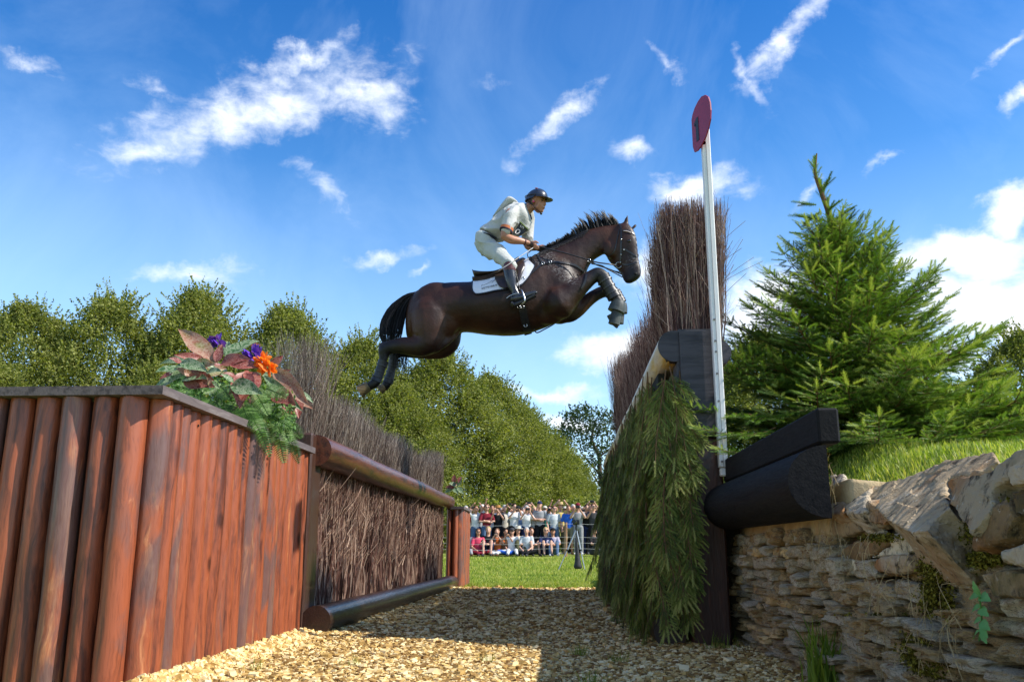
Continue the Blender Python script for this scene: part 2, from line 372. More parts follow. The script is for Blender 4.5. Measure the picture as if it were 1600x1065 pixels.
mb = MB()
for k in range(6):
    TV, TF = stone_template(k)
    n = 10500
    y = 1380*.48/(RNG.uniform(57, 215, n))*RNG.uniform(.97, 1.03, n); x = RNG.uniform(-1.66, .98, n)
    s = RNG.lognormal(-.1, .38, n)*.0142*np.clip(y/5, .95, 1.7)
    M = rotmats(n, .5)*s[:, None, None]
    scatter(mb, TV, TF, M, np.stack([x, y, path_z(x, y)+s*.16], 1), RNG.uniform(0, 1, n))
# bank of stones pushed up against the panels
for k in range(3):
    TV, TF = stone_template(20+k); n = 1500
    y = RNG.uniform(3.0, 5.6, n); h = np.abs(RNG.normal(0, 1, n)); x = -1.50+h*.08; z = np.clip(.035-.02*h, 0, 1)*RNG.uniform(.2, 1, n)
    s = RNG.lognormal(0, .3, n)*.022
    scatter(mb, TV, TF, rotmats(n)*s[:, None, None], np.stack([x, y, z], 1), RNG.uniform(.3, 1, n))
tag(mb.build("gravel", gravelmat, kind='stuff'), "loose honey-coloured gravel covering the path between the fences", "gravel")

# grass
def blade_template(h=1.0, w=.06, bend=.35):
    return np.array([[-w, 0, 0], [w, 0, 0], [-w*.7, bend*.3, h*.55], [w*.7, bend*.3, h*.55], [0, bend, h]]), np.array([[0, 1, 3], [0, 3, 2], [2, 3, 4]])
grassm = simple("grass_blades", [(.09, .15, .016), (.20, .28, .035), (.34, .40, .07), (.48, .44, .14)], 1.2, .55, .3, 0, attr=.8, trans=.35, lo=.15, hi=.85)
BV, BF = blade_template()
mb = MB()
n = 60000
y = 1380*.48/RNG.uniform(24, 55, n)+RNG.uniform(-.4, .4, n); x = (RNG.uniform(690, 950, n)-878)/1380*y
h = RNG.uniform(.025, .07, n)*np.clip(y/16, .8, 1.6)
M = rotmats(n, .5); M = M*h[:, None, None]; M[:, :, 0] *= 1.6
scatter(mb, BV, BF, M, np.stack([x, y, ground_z(x, y)-.015], 1), RNG.uniform(0, 1, n))
tag(mb.build("lawn_grass", grassm, kind='stuff'), "short sunlit lawn between the gravel and the crowd", "grass")
# bank behind the wall
grid_sheet("grass_bank", np.concatenate([np.linspace(1.04, 3, 30), np.linspace(3.3, 9, 12)]), np.linspace(.6, 14, 60), lambda x, y: bank_z(x, y)+.012*np.sin(5*x+7*y), grassbase)
mb = MB(); n = 38000
x = 1.03+RNG.beta(1.1, 2.2, n)*1.6; y = RNG.uniform(1.7, 6.5, n); M = rotmats(n, .6); h = RNG.uniform(.02, .055, n)
M = M*h[:, None, None]
scatter(mb, BV, BF, M, np.stack([x, y, bank_z(x, y)-.003+.012*np.sin(5*x+7*y)], 1), RNG.uniform(.1, 1, n))
tag(mb.build("bank_grass", grassm, kind='stuff'), "bright grass on the bank between the stone wall and the spruce", "grass")
# tufts in the gravel
def tuft(x, y, n, hmin, hmax, spread, label, z=0.0, group=None, tilt=.6, name="grass_tuft", ramp=(0, .5), w=1.0):
    mb = MB(); M = rotmats(n, tilt); h = RNG.uniform(hmin, hmax, n); M = M*h[:, None, None]; M[:, :, 0] *= .35*w; 
    L = np.stack([x+RNG.normal(0, spread, n), y+RNG.normal(0, spread, n), np.full(n, z)], 1)
    scatter(mb, BV, BF, M, L, RNG.uniform(*ramp, n)); o = mb.build(name, grassm, loc=(x, y, z)); tag(o, label, "grass tuft", group)
gt = "small grass tufts sprouting from the gravel"
tuft(.93, 3.35, 150, .08, .26, .035, "tall dark green grass tuft at the foot of the stone wall", tilt=.45, group=None)
tuft(.78, 4.68, 60, .03, .10, .05, "short grass tuft beside the foot of the right-hand dark post", group=gt)
for (px, py, n_, lab) in [(905, 1010, 70, "low spread grass tuft in the middle of the gravel path, in shade"), (965, 1020, 40, "thin low tuft in the shaded gravel right of the path's middle"),
        (555, 1030, 34, "sparse tuft on the sunlit gravel near the red panels"), (400, 1035, 34, "sparse tuft on sunlit gravel close to the log panels"),
        (925, 1050, 60, "grass tuft on the gravel at the bottom edge of the picture"), (760, 1022, 26, "single thin tuft at the shadow's edge on the gravel")]:
    Yp = 1380*.48/(py-858); p = at_Y(px, py, Yp); tuft(p.x, p.y, n_, .025, .07, .022, lab, group=gt)

# ================================================================ left log panels
redwood = wood_mat("stained_half_logs", (.30, .078, .030), (.095, .027, .015), (.54, .23, .095), (.10, .07, .068), 2, .8, .42, .5, .1)
capwood = wood_mat("weathered_cap_board", (.13, .105, .10), (.05, .04, .04), (.20, .17, .16), (.11, .10, .11), 1, .4, .7, .25, knots=False)
darkwood = wood_mat("dark_stained_timber", (.055, .022, .012), (.022, .010, .007), (.11, .045, .025), (.05, .04, .035), 2, .4, .42, .5, .15)
darklog = wood_mat("dark_oiled_log", (.12, .038, .018), (.035, .014, .010), (.26, .10, .045), (.09, .07, .06), 1, .5, .36, .4, .12)
blackwood = wood_mat("charred_black_beam", (.009, .0085, .009), (.004, .004, .005), (.018, .016, .015), (.018, .018, .019), 1, .5, .68, .15, .0)
nailm = simple("nail_holes", [(.012, .01, .01)], rough=.8, bmp=0)
def half_log_mesh(r, h, seed, nz=7):
    """half log standing on z=0, flat back on y=0, bulging to -y"""
    k = 11; t = np.linspace(0, np.pi, k); z = np.linspace(0, h, nz); rr = np.random.default_rng(seed)
    R = []
    for j, zz in enumerate(z):
        d = rr.normal(0, .0016, k); q = r+d
        if j == nz-1: q = q*.96
        ring = np.stack([np.cos(t)*q, -np.sin(t)*q, np.full(k, zz)], 1); R.append(ring[::-1])
    mb = MB(); rings(mb, np.array(R), True); return mb
def log_panel(name, runs, h, z0, r, label, group, capt=.036, capover=.03):
    """runs: list of (start(x,y), end(x,y), outward angle)"""
    x0, y0 = runs[0][0]; root = empty(name, (x0, y0, z0), label, "fence panel", group)
    var = [half_log_mesh(r*s, h, 11*i).mesh("half_log", redwood, True) for i, s in enumerate((1.0, .96, 1.02, .98, 1.01))]
    nb = MB()
    for (a, bb, sp) in runs:
        a = Vector((*a, 0)); bb = Vector((*bb, 0)); d = bb-a; Ln = d.length; d.normalize(); n = max(1, round(Ln/sp))
        outw = Vector((d.y, -d.x, 0)); ang = math.atan2(d.y, d.x)
        for i in range(n):
            p = a+d*(Ln*(i+.5)/n); o = link("half_log", random.choice(var), root)
            o.location = p+outw*random.uniform(-.004, .004)+Vector((0, 0, z0))-Vector((x0, y0, z0)); o.rotation_euler = (random.uniform(-.004, .004), random.uniform(-.005, .005), ang)
            s = Ln/n/(2*r)*random.uniform(.93, .985); o.scale = (s, random.uniform(1.0, 1.3), 1)
            for zz in (h*.95, h*random.uniform(.48, .58), h*.93 if i % 3 == 0 else h*.06):
                q = p+outw*(r*random.uniform(.93, .99))+d*random.uniform(-.012, .012); (box(nb, (q.x-.0022, q.y-.0022, z0+zz-.0022+random.uniform(-.012, .004)), (q.x+.0022, q.y+.0022, z0+zz+.0022)) if random.random() < .6 else None)
    nb.build("nails", nailm, root, kind='stuff')
    for (a, bb, sp) in runs:
        a = Vector((*a, 0)); bb = Vector((*bb, 0)); d = (bb-a); Ln = d.length; d.normalize(); ang = math.atan2(d.y, d.x)
        bk = MB(); M = Matrix.Translation(a)@Matrix.Rotation(ang, 4, 'Z')
        box(bk, (.01, .001, z0+.01), (Ln-.01, .03, z0+h-.01), M=M); bk.build("backing_board", darkwood, root)
    for i, (a, bb, sp) in enumerate(runs):
        a = Vector((*a, 0)); bb = Vector((*bb, 0)); d = (bb-a); Ln = d.length; d.normalize(); ang = math.atan2(d.y, d.x)
        mb = MB(); M = Matrix.Translation((0, 0, 0))@Matrix.Rotation(ang, 4, 'Z'); o_ = r+capover
        # mitred cap: polygon in local (u along, v inward)
        u0 = -0.0 if i == 0 else -o_; u1 = Ln+(o_ if i < len(runs)-1 else 0)
        w = .16; i0 = 0 if i == 0 else w-o_ ; i1 = Ln-(w-o_) if i < len(runs)-1 else Ln
        if i > 0: i0 = w-o_
        P = [(u0, -o_), (u1, -o_), (i1, w-o_), (i0, w-o_)]
        V = np.array([[*(p), z] for z in (z0+h+.002, z0+h+capt) for p in P], float)
        Fq = np.array([[3, 2, 1, 0], [4, 5, 6, 7], [0, 1, 5, 4], [1, 2, 6, 5], [2, 3, 7, 6], [3, 0, 4, 7]])
        V = xf(V, np.array(Matrix.Translation(a)@M)); mb.add(V, Fq); mb.build("cap_board", capwood, root)
    return root
log_panel("log_panel_box", [((-3.2, 3.25), (-1.56, 3.25), .112), ((-1.56, 3.25), (-1.56, 5.26), .1)], 1.10, -.06, .054,
          "red-brown half-log panel box at the left edge, with flowers on its top", None)
log_panel("log_panel_box", [((-1.53, 11.92), (-1.37, 11.92), .08), ((-1.37, 11.92), (-1.37, 12.9), .1)], 1.03, -.03, .052,
          "short red half-log panel at the far end of the left brush fence, beside the crowd", None)

# ================================================================ brush (birch twigs)
def twigs(mb, n, xf_, yr, z0, ztop, r=(.0018, .0032), splay=.10, wob=.012, segs=6, zpow=1.0, droop=0.0, splay_pow=1.6, fan=0.0, fanc=0.0):
    """upright twigs; xf_(n)->x at base, ztop(y)->top height; each splits once near the tip"""
    for i in range(n):
        y = random.uniform(*yr); x = xf_(); zt = ztop(y)*1.0; zt = zt-abs(random.gauss(0, .03))*(zt-z0)-(random.random()**3)*.22*(zt-z0)
        sx = random.gauss(0, splay)+(fan*(x-fanc)); sy = random.gauss(0, splay); t = np.linspace(0, 1, segs)
        ph = random.uniform(0, 6.3); ph2 = random.uniform(0, 6.3)
        P = np.stack([x+sx*t**splay_pow+wob*np.sin(ph+t*9), y+sy*t**splay_pow+wob*np.sin(ph2+t*8), z0+(zt-z0)*t], 1)
        rr = random.uniform(*r); rnd = random.random()
        tube(mb, P, rr*(1-.65*t), 3, False, rnd)
        for _ in range(random.choice((1, 2, 2))):
            j = random.randint(2, segs-2); q = P[j]; L = random.uniform(.08, .22)*min(1, (zt-z0)); d = np.array([random.gauss(0, .35), random.gauss(0, .35), 1.0]); d /= np.linalg.norm(d)
            s = np.linspace(0, 1, 3)[:, None]; Q = q+d*L*s+np.array([0, 0, .0])*s; tube(mb, Q, rr*.5*(1-.5*s[:, 0]), 3, False, min(1, rnd+.25))
twigm = simple("birch_twigs", [(.06, .038, .028), (.155, .10, .075), (.27, .20, .15), (.43, .36, .28)], 3, .6, .35, 0, attr=1.2, lo=.1, hi=.9)
twigred = simple("front_brush_twigs", [(.045, .020, .015), (.17, .078, .055), (.33, .20, .15), (.56, .40, .29)], 3, .5, .4, 0, attr=1.2, lo=.1, hi=.9)
twigdk = simple("dark_birch_twigs", [(.045, .015, .012), (.11, .045, .034), (.20, .105, .08), (.38, .27, .21)], 3, .6, .35, 0, attr=1.2, lo=.1, hi=.95)
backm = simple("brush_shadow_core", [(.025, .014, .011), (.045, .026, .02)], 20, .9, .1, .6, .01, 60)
LF = empty("brush_fence", (-1.6, 5.3, 0), "low brush fence on the left, twigs packed between two dark round rails", "fence")
mb = MB(); bevbox(mb, (-1.72, 5.275, -.02), (-1.50, 5.50, 1.17), .012); mb.build("post", darkwood, LF)
mb = MB(); bevbox(mb, (-1.60, 5.503, 0), (-1.522, 5.545, 1.0), .006); mb.build("edge_board", wood_mat("red_edge_board", (.14, .04, .02), (.05, .02, .012), (.2, .07, .03), (.1, .07, .05), 2, .2), LF)
mb = MB(); bevbox(mb, (-1.72, 11.72, -.02), (-1.56, 11.86, 1.15), .012); mb.build("post", darkwood, LF)
def logtube(P0, P1, r0, r1, seed, n=14, k=20):
    P = np.linspace(P0, P1, n); r = np.linspace(r0, r1, n); rr = np.random.default_rng(seed)
    P = P+np.stack([rr.normal(0, .003, n), 0*r, rr.normal(0, .003, n)], 1); r = r*(1+rr.normal(0, .012, n))
    mb = MB(); tube(mb, P, r, k); return mb
endm = simple("sawn_log_end", [(.05, .025, .015), (.11, .06, .035)], 5, .7, .3, .4, .004, 40, objr=.3)
logtube((-1.50, 5.36, 1.075), (-1.50, 11.9, 1.095), .095, .085, 1).build("top_rail", darklog, LF, True)
logtube((-1.43, 5.28, .075), (-1.43, 11.9, .075), .09, .08, 2).build("bottom_rail", wood_mat("wet_dark_log", (.035, .016, .011), (.012, .007, .006), (.08, .035, .02), (.05, .045, .04), 1, .6, .33, .4, .15), LF, True)
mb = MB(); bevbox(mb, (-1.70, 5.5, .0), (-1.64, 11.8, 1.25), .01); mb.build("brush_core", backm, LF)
mb = MB()
twigs(mb, 3000, lambda: random.gauss(-1.60, .022), (5.54, 11.75), .06, lambda y: 1.12, (.002, .0048), .012, .010, 7)
twigs(mb, 1500, lambda: random.gauss(-1.565, .014), (5.54, 9.5), .10, lambda y: 1.05, (.002, .0055), .010, .013, 7)
twigs(mb, 420, lambda: random.gauss(-1.545, .010), (5.56, 11.2), .12, lambda y: 1.03, (.0035, .0075), .018, .020, 8)
mb.build("front_brush", twigred, LF, kind='stuff')
mb = MB()
twigs(mb, 4200, lambda: random.uniform(-1.74, -1.58), (5.9, 11.6), .95, lambda y: 1.58+.03*math.sin(y*3), (.0014, .0026), .05, .014, 6)
twigs(mb, 800, lambda: random.uniform(-1.74, -1.58), (11.1, 11.8), .95, lambda y: 1.74, (.0014, .0026), .05, .014, 6)
mb.build("top_brush", twigm, LF, kind='stuff')
mb = MB()
twigs(mb, 460, lambda: random.uniform(-1.76, -1.58), (5.35, 5.95), .9, lambda y: 1.88-.12*abs(y-5.7), (.0014, .0026), .08, .014, 7)
mb.build("tall_brush", twigm, LF, kind='stuff')
# ================================================================ right fence
RF = empty("hedge_fence", (.76, 4.8, 0), "tall brush fence on the right, faced with hanging spruce under a pale round rail", "fence")
mb = MB(); bevbox(mb, (.665, 4.8, -.03), (.865, 5.0, 1.068), .012); mb.build("post", wood_mat("dark_red_post", (.050, .016, .010), (.022, .009, .007), (.10, .032, .018), (.05, .03, .025), 2, .3, .4, .45, .1), RF)
bluewood = wood_mat("weathered_black_block", (.050, .045, .052), (.020, .018, .022), (.10, .092, .10), (.075, .07, .08), 0, .4, .5, .4, knots=False)
mb = MB(); bevbox(mb, (.645, 4.780, 1.071), (.868, 4.985, 1.668), .016, seg=2); mb.build("post_block", bluewood, RF)
goldlog = wood_mat("peeled_pale_rail", (.62, .42, .12), (.30, .20, .07), (.75, .62, .34), (.66, .62, .54), 1, .7, .42, .4, .1)
logtube((.632, 4.80, 1.572), (.60, 10.9, 1.49), .088, .085, 5).build("top_rail", goldlog, RF, True)
logtube((.872, 4.84, 1.535), (.872, 10.9, 1.50), .070, .07, 6).build("back_rail", darklog, RF, True)
for (x, z, r) in ((.632, 1.572, .0870), (.872, 1.535, .0695)):
    mb = MB(); tube(mb, [(x, 4.79, z), (x, 4.86, z)], r*1.01, 28); mb.build("rail_end", bluewood, RF, False)
logtube((.56, 4.86, .06), (.55, 10.9, .06), .085, .085, 7).build("bottom_rail", darkwood, RF, True)
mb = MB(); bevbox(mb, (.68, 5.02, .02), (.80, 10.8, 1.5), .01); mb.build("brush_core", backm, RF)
mb = MB(); bevbox(mb, (.665, 10.8, -.03), (.865, 11.0, 1.5), .012); mb.build("post", darkwood, RF)
def rtop(y):
    return float(np.interp(y, [4.9, 5.25, 5.55, 5.8, 6.4, 8.0, 9.4, 9.7, 9.9, 12.3], [2.56, 2.56, 2.46, 2.24, 2.22, 2.36, 2.34, 2.6, 2.72, 2.74]))
mb = MB()
twigs(mb, 4200, lambda: random.uniform(.66, .925), (5.02, 5.62), 1.40, lambda y: rtop(y), (.0018, .0036), .028, .012, 7, splay_pow=1.0, fan=.35, fanc=.77)
mb.build("tall_brush", twigdk, RF, kind='stuff')
mb = MB()
twigs(mb, 6000, lambda: random.uniform(.66, .88), (5.5, 10.8), 1.40, rtop, (.0016, .003), .055, .014, 6)
mb.build("top_brush", twigdk, RF, kind='stuff')
mb = MB()
for i in range(10): # stray sprigs
    y = random.choice((5.1, 5.3, 5.2, 10.4, 10.8)); x = .95 if y < 6 else .55; z = random.uniform(1.9, 2.3); s = 1 if x > .8 else -1
    P = catmull([(x-.1*s, y, z-.3), (x, y, z), (x+s*random.uniform(.08, .3), y-.1, z+random.uniform(.1, .3))], 6); tube(mb, P, .0016, 3, False, .9)
mb.build("stray_twigs", twigm, RF, kind='stuff')
# flag pole
FPo = empty("flag_pole", (.845, 4.74, .86), "white square fence-marker pole with a dark red flag on top", "marker pole")
whitem = simple("white_painted_metal", [(.68, .67, .66), (.80, .79, .78)], 6, .4, .45, .1, .001, 60)
mb = MB(); bevbox(mb, (.832, 4.715, .90), (.878, 4.765, 2.86), .004); mb.build("pole", whitem, FPo)
mb = MB(); bevbox(mb, (.836, 4.72, .855), (.870, 4.76, .898), .006); mb.build("pole_foot", whitem, FPo)
mb = MB(); box(mb, (.852, 4.7125, .9), (.8545, 4.7148, 2.86)); mb.build("seam", simple("grey_seam", [(.3, .3, .31)], bmp=0), FPo)
for z in (.93, 1.25, 1.40, 1.52, 1.58, 1.7):
    mb = MB(); tube(mb, [(.845, 4.7135, z), (.845, 4.710, z)], .006, 8); mb.build("screw", simple("screw_steel", [(.18, .17, .17)], metal=.8, bmp=0) if z == .93 else bpy.data.materials['screw_steel'], FPo)
flagm = simple("crimson_flag", [(.24, .016, .05), (.30, .022, .065)], 4, .35, .4, .1, .001)
dv = Vector((.37, -.93, 0)).normalized(); nv = Vector((dv.y, -dv.x, 0)); org = Vector((.795, 4.78, 2.73))
outl = []
for (u, v_) in [(0, 0.02), (.0, .19), (.012, .215), (.04, .245), (.08, .268), (.12, .278), (.16, .268), (.19, .24), (.205, .2), (.208, .15), (.2, .1), (.175, .055), (.14, .018), (.09, -.012), (.05, -.025), (.015, -.02)]:
    outl.append(org+dv*u+Vector((0, 0, v_)))
def extrude_poly(mb, pts, d, rnd=.5):
    P = [np.array(p) for p in pts]; n = len(P); V = np.array(P+[p+np.array(d) for p in P]); c0 = V[:n].mean(0); c1 = V[n:].mean(0); V = np.vstack([V, c0, c1])
    i = np.arange(n); j = (i+1) % n
    mb.add(V, np.stack([i, j, np.full(n, 2*n)], 1)[:, ::-1], rnd); mb.add(V, np.stack([i+n, j+n, np.full(n, 2*n+1)], 1), rnd); mb.add(V, np.stack([i, j, j+n, i+n], 1), rnd)
mb = MB(); extrude_poly(mb, outl, nv*.008); fl = mb.build("flag_disc", flagm, FPo)
inkm = simple("black_numeral_paint", [(.02, .018, .02)], rough=.4, bmp=0)
mb = MB(); s_ = -1 if nv.y > 0 else 1
def onflag(u, v_): return org+dv*u+Vector((0, 0, v_))
P = [onflag(.045, .03), onflag(.075, .03), onflag(.075, .175), onflag(.055, .175), onflag(.03, .15), onflag(.03, .135), onflag(.045, .145)]
side = nv*(-.003) if nv.y > 0 else nv*.0083
extrude_poly(mb, [p+side for p in P], nv*.0025 if nv.y > 0 else nv*.002); mb.build("numeral", inkm, fl)
mb = MB(); tube(mb, [(.838, 4.715, 2.745), (.838, 4.765, 2.745)], .014, 8); mb.build("bracket", flagm, FPo)

# ================================================================ beams on the wall
mb = MB(); bevbox(mb, (.862, 3.0, .825), (.935, 4.782, .945), .008); o = mb.build("timber_beam", blackwood, loc=(.9, 3.0, .82), smooth=False)
tag(o, "square black timber beam lying on top of the dark half-round log by the stone wall", "beam")
k = 14; t = np.linspace(0, np.pi, k)
R = []
for yy in np.linspace(3.0, 4.782, 10):
    R.append(np.stack([.885-np.sin(t)*.135, np.full(k, yy), .70+np.cos(t)*.12], 1)[::-1])
mb = MB(); rings(mb, np.array(R)[::-1], True); o = mb.build("half_round_log", blackwood, loc=(.88, 3.0, .70), smooth=True)
tag(o, "black half-round log with its flat cut end showing, under the square beam", "log")

# ================================================================ stone wall
def stone_mat(name, cols, moss=.3):
    m, nt, b, out = principled(name); setbsdf(b, .85, .25)
    v = coords(nt, (1, 1, 1), 13.0); oi = N(nt, 'ShaderNodeObjectInfo'); 
    f = noise_n(nt, v, 7, 8, .62); f2 = noise_n(nt, v, 2.2, 5, .6)
    ff = MATH(nt, 'ADD', MATH(nt, 'ADD', MATH(nt, 'MULTIPLY', f, .6), MATH(nt, 'MULTIPLY', f2, .4)), MATH(nt, 'MULTIPLY', MATH(nt, 'SUBTRACT', oi.outputs['Random'], .5), .42))
    c = RAMP(nt, ff, [(.22+i*.40/(len(cols)-1), q) for i, q in enumerate(cols)])
    rust = noise_n(nt, v, 3.3, 4, .6, .4); c = MIX(nt, MATH(nt, 'MULTIPLY', MATH(nt, 'SUBTRACT', rust, .54, clamp=True), 6, clamp=True), c, (.30, .135, .045)); sp = noise_n(nt, v, 45, 3, .6); c = MIX(nt, MATH(nt, 'MULTIPLY', MATH(nt, 'SUBTRACT', sp, .62, clamp=True), 7, clamp=True), c, (.50, .47, .38))
    dk = noise_n(nt, v, 22, 5, .7); c = MIX(nt, MATH(nt, 'MULTIPLY', MATH(nt, 'SUBTRACT', .47, dk, clamp=True), 7, clamp=True), c, (.05, .036, .020))
    g = noise_n(nt, v, 5, 4, .6, .5); gf = N(nt, 'ShaderNodeMapRange'); Lk(nt, g, gf.inputs[0]); gf.inputs[1].default_value = .56; gf.inputs[2].default_value = .70; gf.inputs[4].default_value = moss
    c = MIX(nt, gf.outputs[0], c, (.07, .065, .015))
    Lk(nt, c, b.inputs['Base Color'])
    h = MATH(nt, 'ADD', MATH(nt, 'MULTIPLY', f, 1.0), MATH(nt, 'MULTIPLY', noise_n(nt, v, 60, 5, .7), .35)); bump(nt, b, h, 1.0, .022)
    return m
stonem = stone_mat("limestone_rubble", [(.28, .20, .11), (.52, .36, .17), (.66, .46, .21), (.56, .46, .30), (.74, .63, .43)], .28)
capm = stone_mat("pale_cap_stone", [(.17, .125, .07), (.32, .23, .13), (.42, .31, .18), (.52, .44, .32)], .25)
mossstone = stone_mat("mossy_brown_stone", [(.09, .06, .025), (.18, .115, .05), (.28, .18, .08), (.36, .28, .17)], .7)
def rock_mesh(name, seed, mat, cuts=4, rough=.12):
    bm = bmesh.new(); bmesh.ops.create_cube(bm, size=1); bmesh.ops.bevel(bm, geom=bm.edges[:], offset=.10, segments=1, affect='EDGES')
    bmesh.ops.triangulate(bm, faces=[f for f in bm.faces if len(f.verts) > 4])
    bmesh.ops.subdivide_edges(bm, edges=[e for e in bm.edges if e.calc_length() > .35], cuts=cuts, use_grid_fill=True)
    V = np.array([v.co[:] for v in bm.verts]); d = np.stack([fbm(V, 4.5, seed*3+i, 3) for i in range(3)], 1)*rough
    taper = 1+.14*np.random.default_rng(seed).normal(size=3)
    V = V+d+.028*np.stack([fbm(V, 13, seed*5+i, 2) for i in range(3)], 1); V[:, 2] *= (1+.22*np.sin(seed)*V[:, 1]); V[:, 0] *= taper[0]
    V[:, 1] += .12*np.cos(seed*2.1)*V[:, 2]
    for v, c in zip(bm.verts, V): v.co = c
    bmesh.ops.triangulate(bm, faces=bm.faces[:])
    me = bpy.data.meshes.new(name); bm.to_mesh(me); bm.free(); me.materials.append(mat)
    for p in me.polygons: p.use_smooth = False
    return me
SW = empty("stone_wall", (.95, 4.85, 0), "rough dry-stone wall of honey-brown stones in the right foreground, big slabs on top", "wall")
rv = [rock_mesh("stone", i, stonem) for i in range(16)]
random.seed(21); z = -.04; cnt = 0; 
rows = []; rows_out = []
while z < .60:
    hh = random.uniform(.024, .040) if z < .30 else random.uniform(.040, .066)
    rows.append((z, hh)); z += hh+.002
for ri, (z, hh) in enumerate(rows):
    y = 1.5+random.uniform(0, .1)
    while y < 5.12:
        L = random.uniform(.07, .20) if hh < .045 else random.uniform(.07, .24)
        if z > .42: L *= .75
        top = .58 if y > 3.15 else .46
        skip = z+hh > top+.02 or (y > 3.35 and y < 4.75 and z > .525)
        if y < 2.35 and z < .12: skip = True     # below the frame
        if not skip:
            jz = random.uniform(-.004, .004); dpt = random.uniform(.12, .16)
            hs_ = hh*random.uniform(1.0, 1.22)
            lc_ = Vector((.94+dpt/2+random.uniform(-.034, .026)+.0*z, y+L/2, z+hh/2+jz))-wloc(SW)
            sc_ = (dpt, L*random.uniform(.97, 1.06), hs_*random.uniform(.80, .95))
            ro_ = (random.uniform(-.09, .09), random.uniform(-.1, .1), random.uniform(-.12, .12)+random.choice((0, math.pi)))
            rows_out.append((hh*L/(y+L/2)**2, lc_, sc_, ro_, random.choice(rv)))
        y += L+.001
rows_out.sort(key=lambda q: -q[0])
for q in rows_out[:292]:
    o = link("stone", q[4], SW); o.location = q[1]; o.scale = q[2]; o.rotation_euler = q[3]
from mathutils import Euler
mb = MB()
for q in rows_out[292:]:
    M_ = Matrix.Translation(q[1]+wloc(SW))@Euler(q[3]).to_matrix().to_4x4()@Matrix.Diagonal((*q[2], 1)); mb.add(xf(mesh_np(q[4]), M_), np.array([p.vertices[:] for p in q[4].polygons]), random.random())
if len(rows_out) > 292: mb.build("small_stones", stonem, SW, kind='stuff')
print('stones', len(rows_out))
mb = MB(); V_ = None
bevbox(mb, (1.02, 1.3, -.05), (1.2, 4.93, .60), .02); bevbox(mb, (.905, 4.99, -.05), (1.2, 5.6, .80), .02); mb.build("wall_core", simple("wall_core_earth", [(.05, .038, .022), (.10, .075, .04)], 14, .95, .1, .8, .01, 50), SW)  # box beside the post is added to fill a gap and block sunlight
random.seed(5)
# mortar bed under the beams
mm = simple("sandy_mortar", [(.34, .24, .12), (.46, .35, .20), (.52, .42, .26)], 6, .9, .2, .9, .012, 22)
def lumpy_box(lo, hi, seed, cuts=6, amp=.012, mat=None, name="mortar", parent=None):
    bm = bmesh.new(); bmesh.ops.create_cube(bm, size=1); bmesh.ops.subdivide_edges(bm, edges=bm.edges[:], cuts=cuts, use_grid_fill=True)
    V = np.array([v.co[:] for v in bm.verts]); lo = np.array(lo); hi = np.array(hi); V = V*(hi-lo)+(hi+lo)/2; V += np.stack([fbm(V, 14, seed+i, 3) for i in range(3)], 1)*amp
    bmesh.ops.triangulate(bm, faces=bm.faces[:]); Fc = np.array([[v.index for v in f.verts] for f in bm.faces]); bm.free()
    mb = MB(); mb.add(V, Fc); return mb.build(name, mat, parent, True)
lumpy_box((.955, 3.02, .535), (1.10, 4.95, .70), 3, 9, .014, mm, "mortar_bed", SW)  # top carried up behind the log, added height to block a sun strip
def px_rock(outline, X, depth, seed, mat, name="cap_stone", tiltx=0.0, bulge=.02, sc=2.506, ox=1100, oy=640):
    """a real rock whose front face has this outline on a plane leaning back by tiltx"""
    R_ = [ray(ox+u/sc, oy+v/sc) for u, v in outline]; zc = EYE+sum(r.z/r.x for r in R_)/len(R_)*X
    P = [CAMV+r*((X+tiltx*(EYE-zc))/(r.x-tiltx*r.z)) for r in R_]
    nv_ = Vector((1.0, 0, -tiltx)).normalized(); bm = bmesh.new(); cc = sum(P, Vector())/len(P)
    v0 = [bm.verts.new(p) for p in P]; v1 = [bm.verts.new(cc+(p-cc)*.93+nv_*depth) for p in P]; n = len(P)
    f0 = bm.faces.new(v0); f1 = bm.faces.new(v1[::-1]); 
    for i in range(n): bm.faces.new([v0[(i+1) % n], v0[i], v1[i], v1[(i+1) % n]])
    bmesh.ops.recalc_face_normals(bm, faces=bm.faces[:]); bmesh.ops.triangulate(bm, faces=bm.faces[:])
    mb = MB(); mb.add(np.array([v.co[:] for v in bm.verts]), np.array([[v.index for v in f.verts] for f in (bm.verts.index_update(), bm.faces)[1]])); bm.free()
    me = remesh_union(mb, .0075, 2, 'rk'); V = mesh_np(me); nr = np.empty(len(V)*3); me.vertices.foreach_get('normal', nr); nr = nr.reshape(-1, 3)
    d = .006*fbm(V, 16, seed, 3)+.0035*fbm(V, 60, seed+2, 2)+.006*np.round(2*fbm(V*np.array([1, .5, 2.2]), 12, seed+7, 2))/2; V = V+nr*d[:, None]; me.vertices.foreach_set('co', (V-np.array(wloc(SW))).ravel()); me.update()
    me.name = name; me.materials.append(mat)
    for p in me.polygons: p.use_smooth = False
    return link(name, me, SW)
